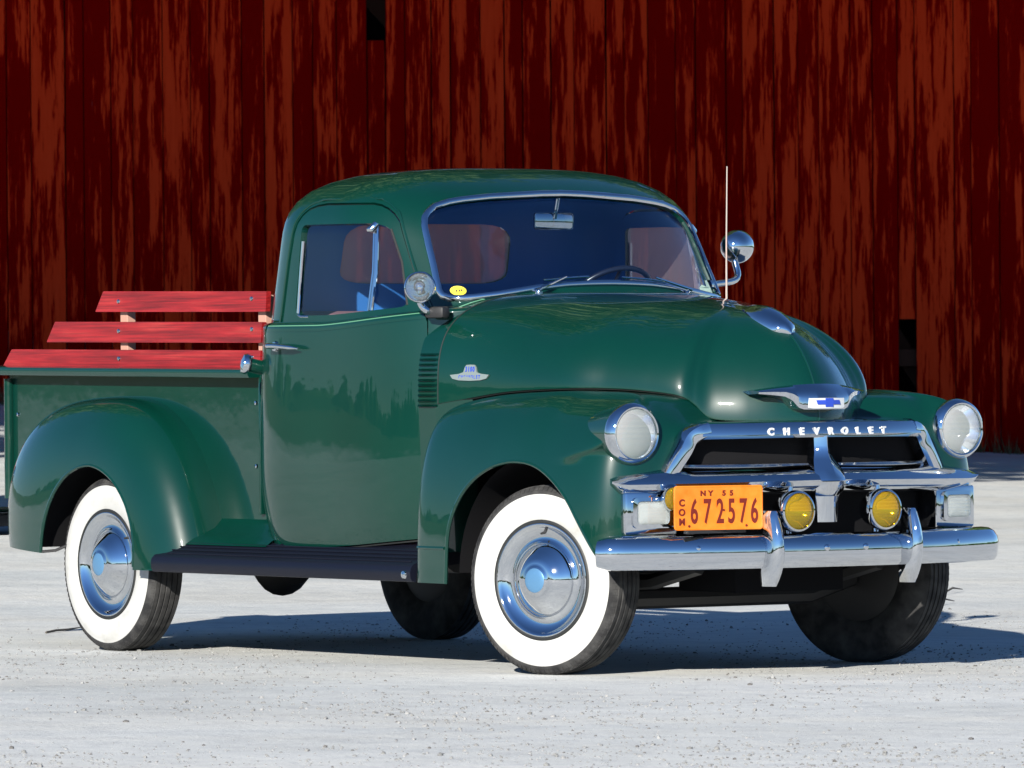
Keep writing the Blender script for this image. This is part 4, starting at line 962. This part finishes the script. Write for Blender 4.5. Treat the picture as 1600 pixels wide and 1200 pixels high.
# round sticker and pale patch on the glass
def gl_pt(p, q, off=.0): return cab(np.array([p]), np.array([q]))[0] + np.array([off * .7, 0, off * .5]) 
c_ = (.752, .255); pts_ = [tuple(gl_pt(c_[0] + .036 * math.cos(a), c_[1] + .072 * math.sin(a), -.008)) for a in np.linspace(0, 2 * PI, 29)[:-1]]
MB().add(pts_, [tuple(range(28))]).build('windshield_sticker', 'sticker_yellow', g1, smooth=False)
w = MB()
for k in (-.014, -.004, .009): w.add([tuple(gl_pt(c_[0] + k + dx, c_[1] + dz, -.0065)) for dx, dz in ((-.004, -.018), (.003, -.018), (.003, .018), (-.004, .012))], [(0, 1, 2, 3)])
w.build('sticker_print', 'sticker_ink', g1, smooth=False)
q_ = [(-.585, .165), (-.66, .150), (-.735, .170), (-.745, .30), (-.735, .42), (-.70, .40), (-.685, .30), (-.64, .33), (-.60, .27)]
MB().add([tuple(gl_pt(a, b_, -.010)) for a, b_ in q_], [tuple(range(len(q_)))]).build('permit_sticker', 'sticker_paper', g1, smooth=False)  # irregular pale mint patch in the lower corner of the glass

# cab interior
MB().box((-1.62, 0, .62), (.50, 1.36, .40), bev=.05).box((-1.80, 0, 1.05), (.16, 1.36, .62), Matrix.Rotation(-.12, 3, 'Y'), bev=.06).build('bench_seat', 'seat_vinyl', truck)
w = MB(); dxf = lambda y: -.71 - .20 * (abs(y) / .64) ** 3
w.sweep([[(dxf(y), y, 1.385), (dxf(y) - .12, y, 1.385), (dxf(y) - .17, y, 1.33), (dxf(y) - .17, y, 1.15), (dxf(y) - .1, y, 1.08), (dxf(y), y, 1.08)] for y in np.linspace(-.64, .64, 15)]); w.build('dashboard', 'interior_paint', truck)
MB().box((-1.3, 0, .43), (1.2, 1.5, .03)).box((-.62, 0, .8), (.03, 1.4, .75)).build('cab_floor', 'black_metal', truck)
ax_ = Vector((-.72, 0, .69)).normalized(); ctr = Vector((-1.17, .36, 1.375)); a1 = ax_.orthogonal().normalized(); a2 = ax_.cross(a1)
w = MB(); ring = [ctr + (a1 * math.cos(a) + a2 * math.sin(a)) * .20 for a in np.linspace(0, 2 * PI, 49)]
w.tube(ring, .011, 10, cap=False)
for a in (0.3, 2.4, 4.5): w.tube([ctr, ctr + (a1 * math.cos(a) + a2 * math.sin(a)) * .20], .008, 8)
w.tube([ctr, ctr - ax_ * .45], .02, 10); w.build('steering_wheel', 'steering_plastic', truck)
w = MB(); w.box((-1.02, .005, 1.700), (.016, .20, .066), Matrix.Rotation(.10, 3, 'Z'), bev=.012); mir = w.build('rear_view_mirror', 'chrome', truck)
MB().tube([(-1.01, .005, 1.71), (-.985, .005, 1.80)], .007, 8).build('mirror_stem', 'chrome', mir)
MB().box((-1.93, 0, 1.36), (.02, .5, .006)).build('rear_shelf_trim', 'dull_chrome', truck)

# pickup box
bed = MB()
ysd = .660
for sg_ in (-1, 1):
    bed.box((-3.03, sg_ * (ysd - .012), .835), (1.955, .024, .59))
bed.box((-2.065, 0, .835), (.024, 1.296, .59)); bed.box((-3.03, 0, .60), (1.95, 1.29, .03))
bed_o = bed.build('pickup_box', 'green_paint', truck, smooth=False)
for sg_ in (-1, 1):
    w = MB(); prof = [(0, .0), (.012, .022), (.050, .028), (.082, .020), (.088, .002), (.080, -.012), (.010, -.010)]
    w.sweep([[(x, sg_ * (ysd - .004 + a), 1.112 + b_ + (-2.05 - x) * .008) for a, b_ in prof] for x in (-2.055, -2.6, -3.2, -4.035)]); w.build('bed_rail', 'green_paint', bed_o, angle=50)
    w = MB(); w.tube([(-4.0, sg_ * .668, .60), (-4.0, sg_ * .668, 1.10)], .022, 10); w.build('stake_pocket', 'green_paint', bed_o)
    w = MB()
    for z in (.70, .95):
        w.lathe([(.010, 0), (.008, .006), (0, .008)], axis_m((-3.94, sg_ * .660, z), (0, sg_, 0)), 10)
        w.lathe([(.010, 0), (.008, .006), (0, .008)], axis_m((-2.12, sg_ * .660, z + .05), (0, sg_, 0)), 10)
    w.build('bed_bolt', 'chrome', bed_o)
    w = MB(); w.box((-2.060, sg_ * .672, .835), (.016, .026, .55), bev=.004); w.build('front_flange', 'green_paint', bed_o)
w = MB(); w.box((-4.02, 0, .84), (.03, 1.27, .50), bev=.006); w.build('tailgate', 'green_paint', bed_o)
# side racks of red boards
def rack(sg_):
    r0 = link(bpy.data.objects.new('side_rack', None), truck)
    for xa, xb, dx, z0, z1 in [(-4.055, -2.075, .085, 1.139, 1.222), (-3.69, -2.065, .068, 1.250, 1.334), (-3.305, -2.030, .062, 1.372, 1.455)]:
        w = MB(); sl = .010
        for_ = lambda x0_, x1_, d_: None
        y0, y1 = sg_ * .672, sg_ * .650
        prof = [(xa, z0), (xb, z0 - .012), (xb + .008, z1 - .014), (xa + dx, z1)]
        b2 = rounded(prof, .006, 2)
        w.sweep([[(p[0], y0, p[1]) for p in b2], [(p[0], y1, p[1]) for p in b2]]); w.build('slat', 'red_board', r0, angle=30)
    for x in (-3.125, -2.13):
        for z in (1.18, 1.292, 1.413): MB().lathe([(.010, 0), (.008, .004), (0, .006)], axis_m((x, sg_ * .672, z), (0, sg_, 0)), 10).build('carriage_bolt', 'dull_chrome', r0)
    for x in (-3.125, -2.095):
        w = MB(); w.box((x, sg_ * .627, 1.272), (.055, .040, .31), bev=.003); w.build('stake', 'pale_wood', r0, smooth=False)
rack(-1); rack(1)

# rear fenders
CX, CZ = -2.955, .37
def RO(b_): return np.interp(np.degrees(b_), [-30, -8, 0, 15, 30, 50, 70, 90, 110, 130, 150, 170, 185, 200], [.70, .66, .62, .595, .595, .618, .640, .650, .674, .80, .92, .88, .80, .72])
bk = np.linspace(-30, 200, 200); sm_ = RO(np.radians(bk)); 
for _ in range(6): sm_ = np.convolve(np.pad(sm_, 6, mode='edge'), np.ones(13) / 13, 'valid')
def RO(b_): return np.interp(np.degrees(b_), bk, sm_)
R0 = .20
def rf_fn(b_, v):
    w_, h_ = se_n(np.clip(v, -.02, 1.02) * PI / 2, 3.0)
    r_ = R0 + (RO(b_) - R0) * w_
    fl = np.clip((np.radians(25) - b_) / np.radians(35), 0, 1); fl = fl * fl * (3 - 2 * fl)      # front foot sweeps back towards the box
    wid = .272
    y = -.655 - wid * h_; x = CX + r_ * np.cos(b_); z = CZ + r_ * np.sin(b_)
    return np.stack([x, y, z], -1)
def lipR(b_): return np.interp(np.degrees(b_), [-20, 0, 30, 60, 90, 120, 150, 180, 200], [.325, .328, .345, .362, .380, .385, .385, .385, .39])
def v_r(b_, r_):
    w_ = np.clip((r_ - R0) / (RO(b_) - R0), 0, 1); h_ = (1 - w_ ** 3.0) ** (1 / 3); return math.atan2(h_, w_) / (PI / 2)
bmin, bmax = math.radians(-4), math.radians(177)
lipc = [(b_, v_r(b_, float(lipR(b_)))) for b_ in np.linspace(bmax, bmin, 80)]
rfen = patch('rear_fender', [(bmin, 0)] + [(b_, 0) for b_ in np.linspace(bmin, bmax, 12)[1:]] + lipc, [], rf_fn, (.55, .55), .018, .012, 'green_paint', truck, sign=1, inner='black_metal')
lp = np.array([rf_fn(np.array([a]), np.array([v]))[0] for a, v in lipc]); lp[:, 1] += .004
MB().tube(lp, .0075, 8).build('arch_lip', 'green_paint', rfen)
w = MB(); a_ = np.linspace(.05, PI - .1, 26); w.sweep([[(CX + .43 * math.cos(a), -.90, CZ + .42 * math.sin(a)), (CX + .43 * math.cos(a), -.55, CZ + .42 * math.sin(a))] for a in a_], closed=False, cap=False)
w.add([(-3.4, -.60, .45), (-2.5, -.60, .45), (-2.5, -.60, .8), (-3.4, -.60, .8)], [(0, 1, 2, 3)]); w.build('wheel_well', 'black_void', rfen)
# foot of the fender on the running board and its brace
w = MB()
b0 = np.linspace(0, 1, 20); e0 = rf_fn(np.full(20, bmin), b0 * v_r(bmin, float(lipR(bmin))))
low_ = e0.copy(); low_[:, 2] = .335; low_[:, 0] += .012 * (1 - b0)
w.add([tuple(p) for p in e0] + [tuple(p) for p in low_], [(i, i + 1, 21 + i, 20 + i) for i in range(19)]); w.build('fender_foot', 'green_paint', rfen)
MB().tube([(-3.335, -.915, .395), (-3.29, -.88, .40), (-3.20, -.80, .45)], .006, 6).build('fender_brace', 'black_metal', rfen)
mirror(rfen)
# running boards and splash aprons
def rboard(sg_):
    w = MB(); prof = [(.66, .470), (.76, .462), (.815, .445), (.850, .424), (.880, .408), (.908, .398), (.922, .384), (.926, .366), (.924, .345), (.916, .332), (.900, .330), (.895, .37), (.66, .40)]
    w.sweep([[(x, sg_ * a, b_) for a, b_ in prof] for x in (-2.49, -2.0, -1.4, -1.0, -.66)]); o = w.build('running_board', 'running_board_black', truck, angle=40)
    w = MB()
    for k in range(4): w.tube([(-2.42, sg_ * (.820 + k * .024), .4445 - k * .0128), (-.70, sg_ * (.820 + k * .024), .4445 - k * .0128)], .0028, 6)
    w.build('tread_rib', 'running_board_black', o)
    w = MB(); w.lathe([(0, .02), (.014, .016), (.018, 0)], axis_m((-.70, sg_ * .915, .358), (0, sg_, 0)), 14); w.build('end_bolt', 'chrome', o)
    w = MB(); prof2 = [(.655, .545), (.668, .532), (.700, .505), (.760, .480), (.800, .462), (.830, .440)]
    w.sweep([[(x, sg_ * a, b_) for a, b_ in prof2] for x in (-2.42, -2.0, -1.80)], closed=False, cap=False); w.build('splash_apron', 'green_paint', truck)
rboard(-1); rboard(1)
# fuel filler behind the door
w = MB(); w.tube(catmull([(-1.875, -.74, 1.13), (-1.88, -.80, 1.142), (-1.888, -.842, 1.152)], np.linspace(0, 2, 10)), .028, 16); fu = w.build('fuel_filler', 'green_paint', truck)
MB().lathe([(.040, 0), (.042, .012), (.036, .024), (.012, .030), (0, .030)], axis_m((-1.890, -.846, 1.153), (-.35, -.9, .2)), 24).build('fuel_cap', 'chrome', fu)
# tail lamp / rear bumper glimpse
w = MB(); w.sweep([[(-4.20 + .03 * (1 - (abs(y) / .74) ** 2) * -1 + a, y, .50 + b_) for a, b_ in [(0, .06), (-.03, .04), (-.035, 0), (-.03, -.05), (0, -.06), (.01, 0)]] for y in np.linspace(-.74, .74, 21)]); w.build('rear_bumper', 'chrome', truck)
w = MB(); w.box((-4.12, -.45, .50), (.16, .05, .08)).box((-4.12, .45, .50), (.16, .05, .08)); w.build('bumper_bracket', 'black_metal', truck)
for sg_ in (-1, 1):
    w = MB(); w.lathe([(0, -.05), (.045, -.04), (.05, 0)], axis_m((-4.06, sg_ * .76, .72), (-1, 0, 0)), 24); h = w.build('tail_lamp', 'chrome', truck); simple('red_lens', (.4, .01, .01), .2) if 'red_lens' not in MATS else None
    MB().lathe([(.048, 0), (.03, .014), (0, .018)], axis_m((-4.06, sg_ * .76, .72), (-1, 0, 0)), 24).build('lens', 'red_lens', h)

# wheels
def make_wheel(name='wheel'):
    e = link(bpy.data.objects.new(name, None), truck)
    mt = axis_m((0, 0, 0), (0, -1, 0))     # local +z of the lathe = outboard
    R_ = .352
    # carcass with ribbed tread
    tread = []
    for k in range(5):
        a0 = .058 - k * .0255
        tread += [(R_ - .0035 - .0006 * abs(k - 2) ** 2, a0), (R_ - .0006 * abs(k - 2) ** 2, a0 - .002), (R_ - .0006 * abs(k - 2) ** 2, a0 - .020), (R_ - .009, a0 - .0215), (R_ - .009, a0 - .0240)]
    prof = [(.190, .052), (.197, .064), (.208, .070), (.222, .0745)] + [(.255, .0835), (.285, .0850), (.305, .0815), (.318, .0765)] + [(.3215, .0765), (.331, .0725), (.340, .0660), (.3455, .0605)] + tread + [(.3455, -.0650), (.335, -.074), (.30, -.084), (.25, -.080), (.20, -.06), (.190, -.05)]
    mids = [1 if 3 <= i <= 6 else 0 for i in range(len(prof) - 1)]
    w = MB(); w.lathe(prof, mt, 120, mids=mids)
    ty = w.build('tyre', None, e, angle=38, mats=['tyre_rubber', 'white_rubber'])
    # shoulder blocks
    w = MB()
    for k in range(96):
        a = 2 * PI * k / 96; ca, sa = math.cos(a), math.sin(a); d = .0062
        def P3(r_, ax, t_): v_ = mt @ Vector((r_ * ca - t_ * sa, r_ * sa + t_ * ca, ax)); return v_[:]
        for sgn in (1, -1):
            pr = [(.331, .0745 * sgn), (.3405, .0690 * sgn), (.3475, .0600 * sgn), (.331, .060 * sgn)]
            w.sweep([[P3(r_, x_, -d) for r_, x_ in pr], [P3(r_, x_, d) for r_, x_ in pr]])
    w.build('tread_block', 'tyre_rubber', e, smooth=False)['kind'] = 'stuff'
    w = MB(); w.lathe([(.224, .0755), (.220, .0790), (.212, .0790), (.207, .0750)], mt, 72); w.build('bead', 'seam_rubber', e, angle=60)
    w = MB(); w.lathe([(.212, .0755), (.209, .0785), (.203, .0775), (.196, .0680), (.182, .0570), (.166, .0510), (.152, .0505), (.144, .056), (.138, .0600), (.133, .0570)], mt, 72)
    w.build('trim_ring', 'chrome', e, angle=60)
    w = MB(); w.lathe([(.136, .050), (.135, .060), (.130, .0665), (.120, .074), (.104, .088), (.082, .104), (.063, .113), (.057, .1120), (.053, .1155), (.045, .1175)], mt, 72)
    w.build('hubcap', 'chrome', e, angle=60)
    w = MB(); w.lathe([(.0455, .1165), (.041, .119), (.024, .1215), (0, .122)], mt, 40); w.build('medallion', 'blue_medallion', e)
    w = MB(); w.lathe([(.196, .05), (.192, -.05), (.0, -.05)], mt, 40); w.lathe([(.20, -.05), (.17, -.06), (0, -.06)], mt, 40); w.build('rim', 'black_metal', e)
    w = MB(); w.tube([mt @ Vector((0, .176, .054)), mt @ Vector((0, .172, .076))], [.006, .004], 8); w.build('valve', 'black_metal', e)
    return e
wheel = make_wheel()
def copy_wheel(loc, rz, roll):
    c = wheel.copy(); link(c, truck); c.location = loc; c.rotation_euler = (0, roll, rz)
    for ch in wheel.children: link(ch.copy(), c)
    return c
ST = math.radians(16)
copy_wheel((0, .731, .350), PI + ST, .3); copy_wheel((-2.946, -.772, .350), 0, .9); copy_wheel((-2.946, .772, .350), PI, 1.9)
wheel.location = (0, -.731, .350); wheel.rotation_euler = (0, 0.0, ST)

# chassis
w = MB()
for sg_ in (-1, 1): w.box((-1.7, sg_ * .40, .50), (4.5, .06, .13))
for x in (.35, -.5, -1.5, -2.3, -3.9): w.box((x, 0, .50), (.07, .80, .10))
w.build('frame_rail', 'black_metal', truck, smooth=False)
w = MB(); w.tube([(0, -.66, .33), (0, -.45, .27), (0, .45, .27), (0, .66, .33)], .04, 8); w.tube([(-.16, -.60, .36), (-.16, .60, .36)], .018, 8)
for sg_ in (-1, 1): w.tube([(.48, sg_ * .42, .40), (.2, sg_ * .42, .34), (0, sg_ * .42, .33), (-.25, sg_ * .42, .35), (-.5, sg_ * .42, .44)], .03, 6)
w.build('front_axle', 'black_metal', truck)
w = MB(); w.tube([(-2.946, -.68, .35), (-2.946, .68, .35)], .045, 10); w.lathe([(0, -.14), (.10, -.10), (.15, 0), (.10, .10), (0, .14)], axis_m((-2.946, 0, .35), (1, 0, 0)), 20)
for sg_ in (-1, 1):
    w.tube([(-2.25, sg_ * .48, .42), (-2.6, sg_ * .48, .37), (-2.946, sg_ * .48, .35), (-3.3, sg_ * .48, .39), (-3.65, sg_ * .48, .47)], .028, 6)
w.build('rear_axle', 'black_metal', truck)
w = MB(); w.tube([(-.4, -.28, .42), (-1.1, -.30, .40)], .03, 8); w.tube([(-1.15, -.36, .415), (-1.75, -.36, .415)], .075, 16); w.tube([(-1.75, -.36, .38), (-2.5, -.40, .42)], .028, 8); w.build('exhaust', 'black_metal', truck)
w = MB(); w.box((-.10, 0, .60), (1.0, .62, .40)); w.box((-.9, 0, .48), (.7, .34, .26)); w.box((.30, 0, .36), (.35, .5, .12)); w.build('engine', 'black_void', truck)
w = MB(); w.tube([(-1.2, 0, .42), (-2.9, 0, .36)], .04, 8); w.build('drive_shaft', 'black_metal', truck)

# added baffle under the radiator, keeps sun off the far front tyre
MB().sweep([[(.58, y, .52), (.50, y, .40), (.40, y, .385)] for y in np.linspace(-.62, .62, 9)], closed=False, cap=False).build('splash_pan', 'black_void', truck)
